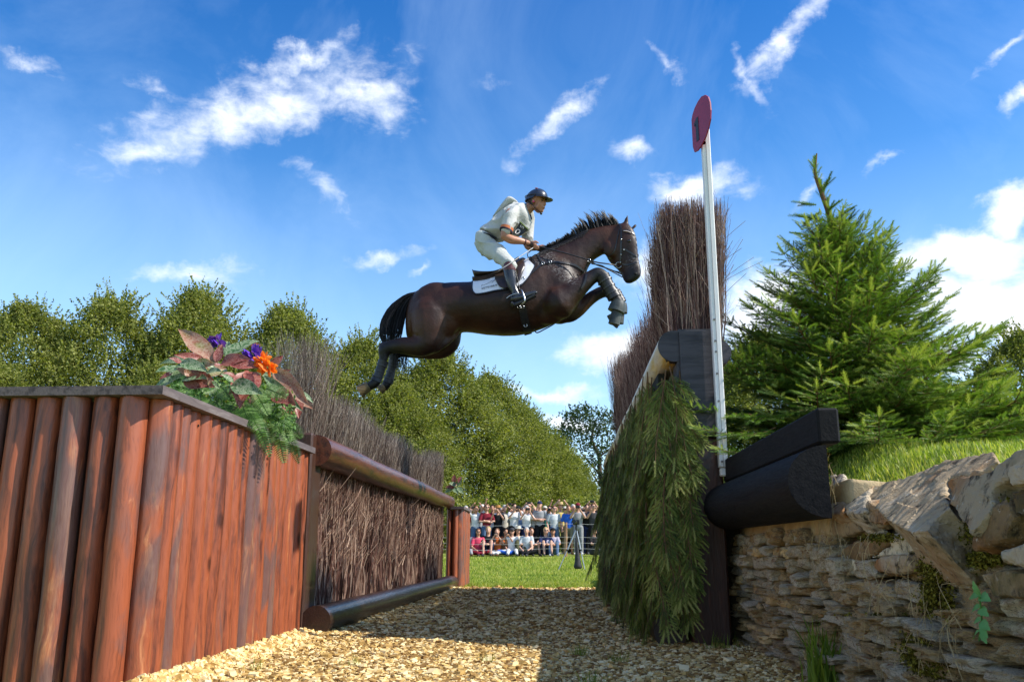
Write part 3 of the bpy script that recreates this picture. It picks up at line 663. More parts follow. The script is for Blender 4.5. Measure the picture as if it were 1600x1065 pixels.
C_ = [ ([(632,340),(660,300),(960,200),(1130,155),(1148,200),(1075,245),(950,262),(945,330),(965,375),(905,415),(870,470),(800,478),(720,440)], .95, .16, capm, 1.35, .012),
 ([(495,255),(545,250),(560,300),(545,400),(490,410)], 1.0, .10, capm, 1.1, .012), ([(548,300),(600,275),(665,285),(640,330),(635,390),(600,410),(550,400)], .98, .10, capm, 1.2, .012),
 ([(895,425),(962,385),(945,440),(930,530),(880,560),(800,495),(870,478)], .93, .14, mossstone, .1, .01),  # darker stone colour paints in the shade on the slab's underside
 ([(490,412),(560,405),(610,470),(560,495),(490,485)], .95, .12, capm, 0, .012), ([(545,405),(640,400),(720,440),(700,460),(620,480)], .955, .12, mossstone, 0, .012),
 ([(640,350),(720,430),(700,455),(650,440),(630,400)], .93, .08, capm, 0, .01),
 ([(945,280),(1000,250),(1090,250),(1180,190),(1270,150),(1270,230),(1130,300),(1120,400),(1040,490),(990,430),(960,370)], .92, .2, mossstone, .5, .02),
 ([(1180,215),(1275,170),(1275,290),(1190,300),(1165,260)], .89, .12, capm, .3, .015), ([(1180,312),(1275,290),(1275,440),(1200,410)], .90, .12, mossstone, .1, .02),
 ([(1120,400),(1180,340),(1210,420),(1180,500),(1060,550),(1045,520)], .90, .1, mossstone, .2, .015), ([(940,400),(985,420),(1040,495),(1030,545),(960,540),(935,470)], .94, .12, mossstone, 0, .015),
 ([(1170,560),(1275,525),(1275,620),(1175,600)], .90, .12, capm, 0, .015),
 ([(530,555),(640,500),(700,490),(720,520),(640,575),(560,590)], .955, .12, mossstone, 0, .012), ([(700,490),(790,480),(830,540),(790,575),(650,577),(725,522)], .95, .12, stonem, 0, .012),
 ([(610,590),(700,572),(810,580),(815,625),(760,640),(620,630)], .925, .12, capm, 0, .018), ([(830,560),(930,545),(1040,550),(1160,560),(1165,610),(1000,630),(850,610)], .95, .12, mossstone, 0, .01),
 ([(440,585),(520,560),(600,592),(590,640),(500,640),(440,620)], .95, .12, stonem, 0, .012), ([(1080,640),(1180,625),(1275,640),(1275,740),(1120,735)], .90, .12, mossstone, 0, .018)]
for i, (ol, X, dp, m_, tx, bu) in enumerate(C_): px_rock(ol, X, dp, 31*i+4, m_, tiltx=tx, bulge=bu)
# earth fill behind the caps
lumpy_box((1.0, 1.3, .42), (1.3, 3.15, .62), 9, 8, .012, bpy.data.materials["wall_core_earth"], "earth_fill", SW)
# moss, dry grass
mossm = simple("moss", [(.05, .045, .006), (.13, .11, .012), (.22, .19, .03)], 20, .9, .1, 0, attr=.9, lo=.2, hi=.8)
mb = MB(); TV = np.array([[-.5, 0, 0], [.5, 0, 0], [0, .3, 1.]]); TF = np.array([[0, 1, 2]])
for (u, v_, su, sv, n) in [(900, 620, 45, 40, 2600), (880, 720, 30, 60, 1800), (1080, 585, 70, 22, 3000), (1150, 420, 50, 60, 1800), (1000, 480, 50, 40, 1400), (820, 930, 50, 45, 1600), (1010, 600, 60, 30, 1200), (690, 500, 60, 12, 700), (950, 760, 25, 50, 700), (470, 250, 14, 60, 900), (870, 1010, 60, 30, 900), (640, 800, 100, 6, 300)]:
    U = RNG.normal(u, su*.6, n); W_ = RNG.normal(v_, sv*.6, n)
    L = np.array([at_X(1100+a/2.506, 640+b_/2.506, .94+random.gauss(0, .012)) for a, b_ in zip(U, W_)])
    s = RNG.uniform(.003, .010, n); scatter(mb, TV, TF, rotmats(n)*s[:, None, None], L, RNG.uniform(0, 1, n))
mb.build("moss", mossm, SW, kind='stuff')
drym = simple("dry_grass", [(.34, .25, .12), (.50, .40, .22)], 6, .7, .2, 0, attr=.6, trans=.2)
mb = MB()
for i in range(125):
    g = random.random()
    if g < .4: u, v_ = random.gauss(470, 22), random.uniform(150, 430)
    elif g < .6: u, v_ = random.gauss(560, 90), random.uniform(480, 520)
    else: u, v_ = random.choice((715, 850, 965, 600, 700, 830))+random.gauss(0, 25), random.uniform(560, 950)
    a = at_X(1100+u/2.506, 640+v_/2.506, .915); ln = random.uniform(.04, .16)
    P = catmull([a, a+Vector((-.012, random.gauss(0, .03), -ln*.5+random.uniform(0, .05))), a+Vector((-.016, random.gauss(0, .05), -ln))], 6); tube(mb, P, .0008, 3, False, random.random())
mb.build("dry_grass", drym, SW, kind='stuff')
# nettle-like plant
NP = empty("wall_plant", tuple(at_X(1540, 1000, .92)), "small bright green nettle-like plant growing out of the stone wall at the right edge", "plant")
leafm = simple("nettle_leaf", [(.10, .27, .07), (.18, .42, .13)], 30, .5, .3, .3, .002, trans=.3)
base = at_X(1530, 1000, .925)
stem = catmull([base, at_X(1534, 965, .895), at_X(1530, 930, .875)], 8); mb = MB(); tube(mb, stem, .0022, 5); mb.build("stem", leafm, NP, True)
def leaf_mesh(mb, base, d, nrm, L, W, fold=.25, droop=.2, n=7, serr=0.0, rnd=.5, wave=0):
    d = Vector(d).normalized(); nrm = Vector(nrm); s = d.cross(nrm).normalized(); nrm = s.cross(d).normalized(); V = []
    for i in range(n):
        t = i/(n-1); w = W*math.sin(math.pi*min(1, t**.8*.97+.02))**.9; w *= (1+serr*(1 if i % 2 else -1)); c = Vector(base)+d*L*t-nrm*(droop*L*t*t)
        V += [c-s*w+nrm*(fold*w+wave*math.sin(t*9)*W), c-s*w*.5+nrm*fold*w*.35, c, c+s*w*.5+nrm*fold*w*.35, c+s*w+nrm*(fold*w+wave*math.cos(t*8)*W)]
    F = [[i*5+j, i*5+j+1, (i+1)*5+j+1, (i+1)*5+j] for i in range(n-1) for j in range(4)]
    mb.add(np.array(V), np.array(F), rnd)
for i, (u, v_, a, L) in enumerate([(1532, 930, 2.9, .052), (1532, 930, .1, .05), (1532, 930, 1.6, .035), (1531, 948, 3.3, .045), (1531, 950, -.2, .045), (1533, 968, 3.2, .04), (1533, 970, -.3, .045), (1534, 975, -.9, .04), (1530, 985, 3.9, .035), (1535, 985, -1.0, .035)]):
    p = at_X(u, v_, .885); d = Vector((-.25, -math.cos(a)*1.0, math.sin(a)*.45-.05)); mb = MB(); leaf_mesh(mb, p, d, (-.9, .1*math.sin(7*a), .75), L*.9, L*.24, .2, .3, 9, .12); mb.build("leaf", leafm, NP, True)

# ================================================================ flowers on the panel
FA = empty("flower_arrangement", (-1.75, 4.4, 1.05), "arrangement of red-veined leaves, ferns, purple and orange flowers on the log panel's top", "flowers")
def veined(name, cols, vein, scale=26, wid=.35):
    m, nt, b, out = principled(name); setbsdf(b, .4, .4); v = coords(nt)
    a = N(nt, 'ShaderNodeAttribute', attribute_name='rnd')
    w = noise_n(nt, v, scale, 5, .7, 1.0); c = RAMP(nt, noise_n(nt, v, 9, 3), [(.3+.4*i/(len(cols)-1), q) for i, q in enumerate(cols)])
    rdg = MATH(nt, 'SUBTRACT', 1.0, MATH(nt, 'MULTIPLY', MATH(nt, 'ABSOLUTE', MATH(nt, 'SUBTRACT', w, .5)), 14), clamp=True)
    c2 = MIX(nt, MATH(nt, 'MULTIPLY', rdg, wid), c, vein); Lk(nt, c2, b.inputs['Base Color'])
    t = N(nt, 'ShaderNodeBsdfTranslucent'); Lk(nt, c2, t.inputs[0]); mx = N(nt, 'ShaderNodeMixShader'); mx.inputs[0].default_value = .35
    Lk(nt, b.outputs[0], mx.inputs[1]); Lk(nt, t.outputs[0], mx.inputs[2]); Lk(nt, mx.outputs[0], out.inputs[0]); bump(nt, b, w, .3, .003); return m
redleaf = veined("burgundy_leaf", [(.10, .02, .02), (.26, .045, .035), (.30, .10, .05)], (.58, .30, .24), 55, .6)
pinkleaf = veined("pink_green_leaf", [(.20, .24, .06), (.34, .12, .08), (.42, .26, .16)], (.60, .48, .34), 50, .6)
greenleaf = veined("striped_green_leaf", [(.04, .11, .035), (.10, .20, .07)], (.52, .58, .38), 40, .75)
fernm = simple("fern_green", [(.03, .08, .015), (.09, .20, .04), (.28, .42, .17)], 12, .45, .4, 0, attr=.7, trans=.35)
purplem = simple("purple_petal", [(.10, .03, .45), (.22, .08, .62)], 40, .5, .3, 0, trans=.3); orangem = simple("orange_petal", [(.80, .16, .02), (.90, .34, .05)], 40, .5, .3, 0, trans=.3)
def fpx(u, v_, Y): return at_Y(230+u/4.84, 500+v_/4.84, Y)
LV = [ # base u,v ; tip u,v ; Y ; dYtip ; width frac ; mat
 (500, 310, 270, 60, 4.2, -.05, .26, pinkleaf), (420, 300, 105, 275, 4.25, .0, .20, greenleaf), (430, 300, 245, 255, 4.1, -.1, .2, redleaf), (430, 330, 200, 355, 4.1, -.1, .28, greenleaf),
 (250, 400, 100, 420, 4.25, -.03, .3, redleaf), (245, 420, 105, 470, 4.2, -.05, .25, redleaf), (590, 280, 800, 130, 4.3, .05, .36, greenleaf), (580, 260, 600, 150, 4.35, .05, .5, greenleaf),
 (520, 320, 560, 190, 4.2, 0, .3, redleaf), (560, 330, 730, 270, 4.2, -.05, .34, redleaf), (560, 340, 400, 370, 4.1, -.1, .22, redleaf), (600, 370, 410, 400, 4.05, -.1, .22, pinkleaf),
 (620, 340, 840, 330, 4.15, 0, .25, redleaf), (740, 400, 700, 590, 4.1, -.12, .42, redleaf), (760, 400, 640, 540, 4.15, -.05, .32, redleaf), (770, 390, 820, 500, 4.15, -.1, .4, redleaf),
 (820, 400, 930, 400, 4.3, 0, .3, greenleaf), (930, 340, 1020, 280, 4.5, 0, .4, redleaf), (960, 370, 1170, 590, 4.45, -.06, .22, pinkleaf), (980, 440, 1060, 370, 4.5, -.02, .4, redleaf),
 (1000, 470, 1170, 560, 4.5, -.05, .28, redleaf), (960, 560, 1080, 600, 4.35, -.1, .45, redleaf), (1090, 620, 1030, 750, 4.5, -.06, .4, redleaf), (1110, 560, 1150, 700, 4.6, -.05, .35, redleaf),
 (1150, 545, 1250, 600, 4.65, 0, .25, greenleaf), (780, 190, 850, 180, 4.4, 0, .35, redleaf), (380, 400, 440, 460, 4.15, -.05, .4, redleaf), (880, 420, 1130, 630, 4.4, -.04, .12, greenleaf), (430, 250, 540, 330, 4.2, 0, .2, pinkleaf)]
random.seed(12)
for i in range(34):
    u = random.uniform(230, 1120); v = 330+.28*(u-250)*(1 if u > 700 else .4)+random.uniform(-10, 150); a = random.uniform(-.3, math.pi+.3); L = random.uniform(110, 210)
    LV.append((u, v, u+L*math.cos(a), v-L*.55*math.sin(a)+random.uniform(-10, 70), max(3.95, 1.50*1380/(878-(230+u/4.84)))+random.uniform(-.05, .04), -.05, random.uniform(.24, .4), random.choice((redleaf, redleaf, pinkleaf, greenleaf, greenleaf))))
for (u0, v0, u1, v1, Y, dy, wf, m_) in LV:
    a = fpx(u0, v0, Y); b2 = fpx(u1, v1, Y+dy); L = (b2-a).length; mb = MB(); n_ = Vector((.35, -1.0, .55)) if m_ is not greenleaf else Vector((.2, -1, .7))
    n_ = n_+Vector((random.gauss(0, .35), 0, random.gauss(0, .3))); leaf_mesh(mb, a, b2-a, n_, L*1.10, L*min(wf, .34)*.86, .35, .22, 10, 0, random.random(), .12); mb.build("leaf", m_, FA, True)
def frond(a, b2, wid, sag=.15, n=22, name="fern_frond", parent=FA, mat=fernm):
    a = Vector(a); b2 = Vector(b2); d = b2-a; L = d.length; d.normalize(); nrm = Vector((.25, -1, .5)); s = d.cross(nrm).normalized(); nrm = s.cross(d)
    mb = MB(); P = [a+d*L*t-Vector((0, 0, sag*L*t*t)) for t in np.linspace(0, 1, 8)]; tube(mb, P, .0022, 4, False, .2); r0 = random.random()
    for i in range(n):
        t = .08+.92*i/n; c = a+d*L*t-Vector((0, 0, sag*L*t*t)); w = wid*math.sin(math.pi*(t*.9+.08))**.7
        for sg in (-1, 1): 
            dd = (s*sg+d*.45-nrm*.15).normalized(); q = d*L/n*.42
            e = c+dd*w; mid = c+dd*w*.5
            mb.add(np.array([c-q*.6, mid-q*.9+nrm*.004, e, mid+q*.9+nrm*.004, c+q*.6]), np.array([[0, 1, 4], [1, 3, 4], [1, 2, 3]]), min(1, r0*.6+random.random()*.4))
    return mb.build(name, mat, parent, False)
random.seed(3)
FR = [(520, 600, 590, 770, 4.05, .075), (400, 560, 430, 720, 4.05, .06), (300, 520, 150, 600, 4.15, .06), (300, 540, 250, 650, 4.1, .06), (740, 640, 860, 810, 4.1, .06), (700, 600, 780, 760, 4.1, .06),
 (830, 500, 1060, 540, 4.25, .06), (800, 520, 920, 680, 4.15, .05), (770, 640, 935, 975, 4.15, .045), (960, 740, 1040, 1030, 4.35, .055), (1040, 760, 1170, 860, 4.5, .05), (880, 700, 960, 720, 4.3, .04),
 (520, 470, 640, 560, 4.1, .06), (560, 460, 420, 520, 4.1, .05), (600, 640, 700, 780, 4.15, .06), (450, 640, 350, 690, 4.1, .05), (880, 780, 940, 900, 4.3, .06), (1050, 820, 1150, 1040, 4.5, .04), (350, 400, 240, 470, 4.2, .05), (640, 400, 700, 470, 4.2, .05), (950, 640, 1010, 820, 4.4, .06), (200, 560, 140, 620, 4.3, .05)]
for (u0, v0, u1, v1, Y, w) in FR: frond(fpx(u0, v0, Y+.06), fpx(u1, v1, Y-.03), w)
for i in range(46):
    u = random.uniform(170, 1080); Y = 4.2+random.uniform(.0, .5); v0 = 480+.30*(u-200)+random.uniform(-60, 110); frond(fpx(u, v0, Y), fpx(u+random.gauss(0, 90), v0+random.uniform(20, 150), Y-.05), random.uniform(.03, .05), n=12)
mb = MB()  # dense filler foliage
for i in range(2600):
    u = random.uniform(170, 1120); v0 = random.gauss(560+.30*(u-600), 90); 
    if v0 < 400+.1*(u-200): continue
    p = fpx(u, v0, random.uniform(4.25, 4.7)); M = rotmats(1)[0]*random.uniform(.012, .03); mb.add(np.array([[-.5, 0, 0], [0, -.3, .1], [.6, 0, 0], [0, .3, .1]])@M.T+np.array(p), np.array([[0, 1, 2], [0, 2, 3]]), random.random()*.8)
mb.build("filler_foliage", fernm, FA, kind='stuff')
def blossom(u, v_, Y, r, mat, n, lab=None):
    c = fpx(u, v_, Y); mb = MB()
    for i in range(n):
        d = Vector(rotmats(1)[0][:, 0]); 
        if d.y > .4: d.y *= -1
        leaf_mesh(mb, c+d*r*.2, d, d.orthogonal(), r, r*.42, .3, -.2, 5, 0, random.random(), .1)
    o = mb.build("flower", mat, FA, True); 
    if lab: o['label'] = lab
blossom(530, 160, 4.25, .042, purplem, 16, "purple flower at the top"); blossom(800, 260, 4.25, .048, purplem, 22, "purple flower behind the orange one")
blossom(870, 310, 4.2, .045, orangem, 22, "orange flower"); blossom(910, 360, 4.18, .045, orangem, 22, "orange flower, lower")
# far arrangement peeping out beside the left brush
FB = empty("flower_arrangement", (-1.35, 11.9, 1.05), "small bit of red and green leaves at the far end of the left brush", "flowers")
for i in range(9):
    mb = MB(); a = at_Y(712+random.uniform(-6, 4), 752+random.uniform(-6, 14), 12.0); leaf_mesh(mb, a, (random.gauss(0, 1), -.3, random.gauss(.3, .8)), (0, -1, .5), .12, .035, .2, .2, 6); mb.build("leaf", redleaf if i % 2 else greenleaf, FB, True)

# ================================================================ spruce
sprucem = simple("spruce_needles", [(.045, .095, .014), (.11, .20, .028), (.20, .31, .05), (.38, .44, .11)], 5, .5, .35, 0, attr=1.0, trans=.18, lo=.15, hi=.9)
sprucestem = simple("spruce_bark", [(.10, .055, .025), (.19, .11, .05)], 20, .8, .2, .4, .003)
def shoot_template(nn, seed, nl=.27, nw=.021):
    r = np.random.default_rng(seed); V = []; F = []
    for i in range(nn):
        t = (i+.5)/nn; a = i*2.4+r.uniform(-.3, .3); el_ = .85-.35*t
        out = np.array([0, math.cos(a), math.sin(a)*.75+.15]); out /= np.linalg.norm(out)
        d = np.array([math.cos(el_)*.8, 0, 0])+out*math.sin(el_); b0 = np.array([t, 0, 0]); s = np.cross(d, [0.3, .2, 1.]); s /= np.linalg.norm(s)
        L = nl*r.uniform(.8, 1.15); k = len(V); V += [b0-s*nw, b0+s*nw, b0+d*L]; F.append([k, k+1, k+2])
    return np.array(V), np.array(F)
ST = [shoot_template(56, s) for s in range(3)]; STN = shoot_template(26, 9, .2, .024)
sprucem2 = simple("hanging_spruce_needles", [(.05, .09, .014), (.13, .18, .026), (.24, .29, .055), (.42, .42, .12)], 5, .5, .35, 0, attr=1.0, trans=.18, lo=.15, hi=.9)
def bough(L, seed, droop=.15, up=.25, side=.40, stepm=.045, steps=.027, hang=0.0, tmpl=ST, shoot=.062, sidepow=.8, ang=(.7, 1.0), ang2=(.5, .9)):
    """spruce bough along +X lying in XY; returns two meshes"""
    r = np.random.default_rng(seed); SL = []; SD = []; SS = []; sr = []; stem = MB()
    def ax(t): return np.array([L*t, 0.04*L*math.sin(3*t+seed), -droop*L*t*(1-t)*2+up*L*t*t])
    P = np.array([ax(t) for t in np.linspace(0, 1, 9)]); tube(stem, P, .0035*(L/.6)*(1-.7*np.linspace(0, 1, 9))+.001, 4, False, .5)
    n = int(L/stepm)
    for i in range(n+1):
        t = .10+.9*i/n; p = ax(t); d0 = ax(min(1, t+.02))-ax(t-.02); d0 /= np.linalg.norm(d0)
        if i == n:
            SL.append(p); SD.append(d0); SS.append(shoot*1.5); sr.append(.8)
        for sg in (-1, 1):
            if r.random() < .08: continue
            l = side*L*max(0.0, 1-t)**sidepow*r.uniform(.65, 1.15)+.035; a = r.uniform(*ang)
            d = d0*math.cos(a)+np.array([0, sg*math.sin(a), 0])+np.array([0, 0, r.uniform(-.2, .12)-hang]); d /= np.linalg.norm(d)
            m = max(1, int(l/steps)); Q = np.array([p+d*l*s+np.array([0, 0, -hang*.4*l*s*s+.06*l*s*s]) for s in np.linspace(0, 1, 4)]); tube(stem, Q, .0022*(1-.5*np.linspace(0, 1, 4)), 3, False, .5)
            base = r.uniform(0, .5)
            for j in range(m+1):
                s = (j+.3)/(m+.3); q = p+d*l*s
                for s2 in (-1, 1):
                    if j == m: dd = d; 
                    else:
                        b_ = r.uniform(*ang2); lat = np.cross([0, 0, 1.], d); dd = d*math.cos(b_)+lat*s2*math.sin(b_)+np.array([0, 0, r.uniform(-.25, .25)-hang*.5])
                    SL.append(q); SD.append(dd); SS.append(shoot*r.uniform(.7, 1.25)*(1-.35*s if j < m else 1)); sr.append(base+.5*s*r.random()+.12)
                    if j == m: break
    SL = np.array(SL); SD = np.array(SD); SS = np.array(SS); sr = np.array(sr); M = aim(SD, roll=.6, rng=r)*SS[:, None, None]
    mb = MB(); k = len(tmpl)
    for j in range(k): sel = np.arange(len(SL)) % k == j; scatter(mb, *tmpl[j], M[sel], SL[sel], sr[sel])
    me = mb.mesh("needles", sprucem)
    # join stem into the same mesh with second material
    sm = stem; nV = sum(len(v) for v in mb.V)
    full = MB(); 
    for v, l, c, a in zip(mb.V, mb.L, mb.C, mb.A): full.V.append(v); full.L.append(l+full.n*0); full.C.append(c); full.A.append(a)
    for v, l, c, a in zip(sm.V, sm.L, sm.C, sm.A): full.V.append(v); full.L.append(l+nV); full.C.append(c); full.A.append(a)
    bpy.data.meshes.remove(me); me = full.mesh("bough", sprucem); me.materials.append(sprucestem)
    nf = sum(len(c) for c in mb.C); idx = np.zeros(len(me.polygons), dtype=np.int32); idx[nf:] = 1; me.polygons.foreach_set('material_index', idx)
    return me
def place(me, name, parent, loc, D, up, scale, roll=0.0):
    D = Vector(D).normalized(); U = Vector(up); Yv = U.cross(D).normalized(); Zv = D.cross(Yv)
    M = Matrix((D, Yv, Zv)).transposed(); 
    if roll: M = M@Matrix.Rotation(roll, 3, 'X')
    o = link(name, me, parent); pl = wloc(parent) if parent else Vector()
    o.matrix_local = Matrix.Translation(Vector(loc)-pl)@(M.to_4x4()@Matrix.Diagonal((*([scale]*3 if isinstance(scale, (int, float)) else scale), 1)))
    return o
random.seed(11)
TB = [bough(.60, s, droop=.10, up=.16, side=.42, stepm=.055, steps=.036, shoot=.070) for s in range(5)]
TS = [bough(.30, 20+s, droop=.0, up=.15, side=.38, stepm=.055, shoot=.055) for s in range(3)]
spx = [(1338, 712), (1326, 600), (1318, 500), (1310, 420), (1298, 345), (1283, 300), (1274, 272), (1276, 240)]
trunk = [at_Y(u, v, 5.25) for u, v in spx]; ST_ = empty("spruce_tree", tuple(trunk[0]), "green Christmas-tree-shaped spruce with a crooked leader on the grass bank behind the stone wall", "tree")
tp = catmull(trunk, 30); mb = MB(); tube(mb, tp, np.linspace(.035, .005, 30), 7); mb.build("trunk", sprucestem, ST_, True)
mb = MB()
for i in range(12): # needles on the leader and the second leader
    pass
zt = tp[:, 2]
def taxis(z): return Vector([float(np.interp(z, zt, tp[:, 0])), float(np.interp(z, zt, tp[:, 1])), z])
nb_ = 200
for i in range(nb_):
    f = (i+.5)/nb_; z = 1.04+(2.37-1.04)*f**1.02; a = i*2.39996+random.uniform(-.3, .3)
    lft = float(np.interp(z, [1.05, 1.45, 1.83, 2.2, 2.4, 2.6], [.88, .76, .56, .30, .14, .07])); rgt = float(np.interp(z, [1.05, 1.45, 1.83, 2.2, 2.4, 2.6], [1.08, .86, .56, .30, .16, .07]))
    ca = math.cos(a); L = (rgt if ca > 0 else lft)*(.8+.2*abs(ca))*random.uniform(.72, 1.06)
    el_ = float(np.interp(z, [1.05, 1.5, 2.0, 2.5], [-.12, .02, .36, .85]))+random.uniform(-.12, .12)
    D = (ca*math.cos(el_), math.sin(a)*math.cos(el_), math.sin(el_))
    v = random.choice(TB) if L > .36 else random.choice(TS); s = L/(.60 if L > .36 else .30)
    s2 = max(.75, s)
    place(v, "bough", ST_, taxis(z), D, (0, 0, 1), (s, s2, s2), random.uniform(-.3, .3))
# extra lower boughs hanging forward over the beams and the pole
for (u, v, Y, D, L) in [(1235, 640, 5.0, (-1, -.45, -.22), .62), (1210, 668, 4.75, (-1, -.35, -.22), .42), (1230, 690, 4.7, (-1, -.5, -.35), .42), (1270, 690, 4.9, (-.6, -1, -.35), .5), (1180, 650, 4.9, (-1, -.2, -.1), .30),
        (1240, 600, 5.1, (-1, -.5, -.1), .5), (1330, 680, 4.9, (-.2, -1, -.2), .5), (1400, 690, 4.9, (.3, -1, -.15), .5), (1450, 670, 4.9, (.8, -.8, -.05), .5), (1380, 640, 5.0, (.2, -1, -.05), .5), (1460, 630, 5.1, (1, -.5, .0), .55), (1430, 690, 4.6, (.7, -.8, .0), .5), (1430, 695, 4.7, (1, -.35, -.02), .75), (1440, 705, 4.5, (1, -.2, -.04), .7), (1460, 700, 4.4, (1, -.5, .02), .55), (1440, 680, 4.9, (1, -.1, .0), .85), (1480, 670, 4.7, (.9, -.6, .02), .5), (1400, 700, 4.6, (.2, -1, .0), .45), (1480, 640, 4.9, (1, -.3, .05), .5), (1450, 700, 4.8, (1, -.5, .02), .6), (1360, 690, 4.6, (-.2, -1, -.02), .45), (1420, 660, 4.7, (.6, -.8, .05), .5), (1290, 640, 4.9, (-.4, -1, -.1), .5)]:
    place(random.choice(TB), "bough", ST_, at_Y(u, v, Y), D, (0, 0, 1), L/.6)
# leader needles and side shoots
mb = MB(); SL = []; SD = []; SS = []
for i in range(64):
    z = 2.32+i*.0080; p = taxis(min(z, float(zt[-1]))); SL.append(np.array(p)); SD.append(np.array([random.gauss(0, .3), random.gauss(0, .3), 1.])); SS.append(random.uniform(.06, .085))
scatter(mb, *ST[0], aim(np.array(SD))*np.array(SS)[:, None, None], np.array(SL), RNG.uniform(.4, .9, len(SL))); mb.build("leader_needles", sprucem, ST_, kind='stuff')
for (u0, v0, u1, v1) in [(1281, 305, 1293, 285), (1275, 320, 1252, 318), (1290, 335, 1302, 322), (1283, 330, 1262, 345), (1300, 350, 1322, 330), (1305, 365, 1330, 340), (1296, 350, 1272, 372), (1290, 345, 1247, 338), (1312, 380, 1340, 350), (1300, 340, 1318, 345)]:
    a = at_Y(u0, v0, 5.25); b2 = at_Y(u1, v1, 5.2); d = b2-a; L = d.length; mb = MB(); SL = []; SD = []
    tube(mb, [a, b2], .004, 4); k = max(3, int(L/.016))
    for j in range(k): SL.append(np.array(a.lerp(b2, j/k))); SD.append(np.array(d.normalized())+RNG.normal(0, .15, 3))
    scatter(mb, *ST[1], aim(np.array(SD))*.085, np.array(SL), RNG.uniform(.1, .6, k)); mb.build("top_shoot", sprucem, ST_)
# hanging cladding on the right fence
ST2 = [shoot_template(44, 60+s, .20, .019) for s in range(3)]
HB = [bough(.52, 40+s, droop=.04, up=.02, side=.24, stepm=.034, steps=.024, hang=.10, shoot=.058, sidepow=.6, ang=(.3, .6), ang2=(.25, .55), tmpl=ST2) for s in range(5)]
for m_ in HB: m_.materials[0] = sprucem2
random.seed(17); nbr = 0
for layer, (z0, xo) in enumerate([(.34, .50), (.50, .47), (.72, .475), (.95, .50), (1.18, .525), (1.42, .545), (1.50, .53)]):
    y = 4.90+layer*.05
    while y < 10.8:
        st = .15 if y < 8 else .21
        D = (-.10+random.gauss(0, .07), random.gauss(-.05, .16), -1); s = random.uniform(.85, 1.25)*(1 if y < 8 else 1.25)
        if layer == 0: s = min(s, .72)
        place(random.choice(HB), "spruce_branch", RF, (xo-.01*random.random(), y, z0+random.uniform(-.07, .07)), D, (-1, 0, 0), s, random.uniform(-.5, .5)); nbr += 1
        y += st*random.uniform(.75, 1.25)
for (u, v, D, s) in [(1046, 572, (0, -.2, -1), 1.0), (1058, 580, (.06, -.3, -1), .9), (1036, 578, (-.1, -.2, -1), 1.0), (1052, 600, (.12, -.25, -1), 1.0), (1054, 640, (.16, -.3, -1), .8), (1040, 590, (0, -.2, -1), 1.1), (1056, 740, (.05, -.3, -1), 1.0), (1062, 770, (.10, -.3, -1), .95), (1050, 760, (.0, -.3, -1), 1.1), (1052, 830, (.10, -.25, -1), .85), (1035, 700, (.0, -.3, -1), 1.1), (1040, 850, (.15, -.25, -1), .8),
        (1070, 690, (.05, -.3, -1), .9), (1020, 820, (.05, -.3, -1), 1.0), (1060, 850, (.1, -.25, -1), .6), (1048, 620, (.5, -.4, -1), .62), (1030, 780, (.1, -.3, -1), 1)]:
    place(random.choice(HB), "spruce_branch", RF, at_Y(u, v, 4.80), D, (-.4, -1, 0), s, random.uniform(-.4, .4)); nbr += 1
print('spruce branches', nbr)
# backing of the cladding
mb = MB(); bevbox(mb, (.56, 5.0, .02), (.60, 10.8, 1.46), .005); mb.build("backing_board", simple("dark_backing", [(.012, .014, .008)], bmp=0, rough=.9), RF)

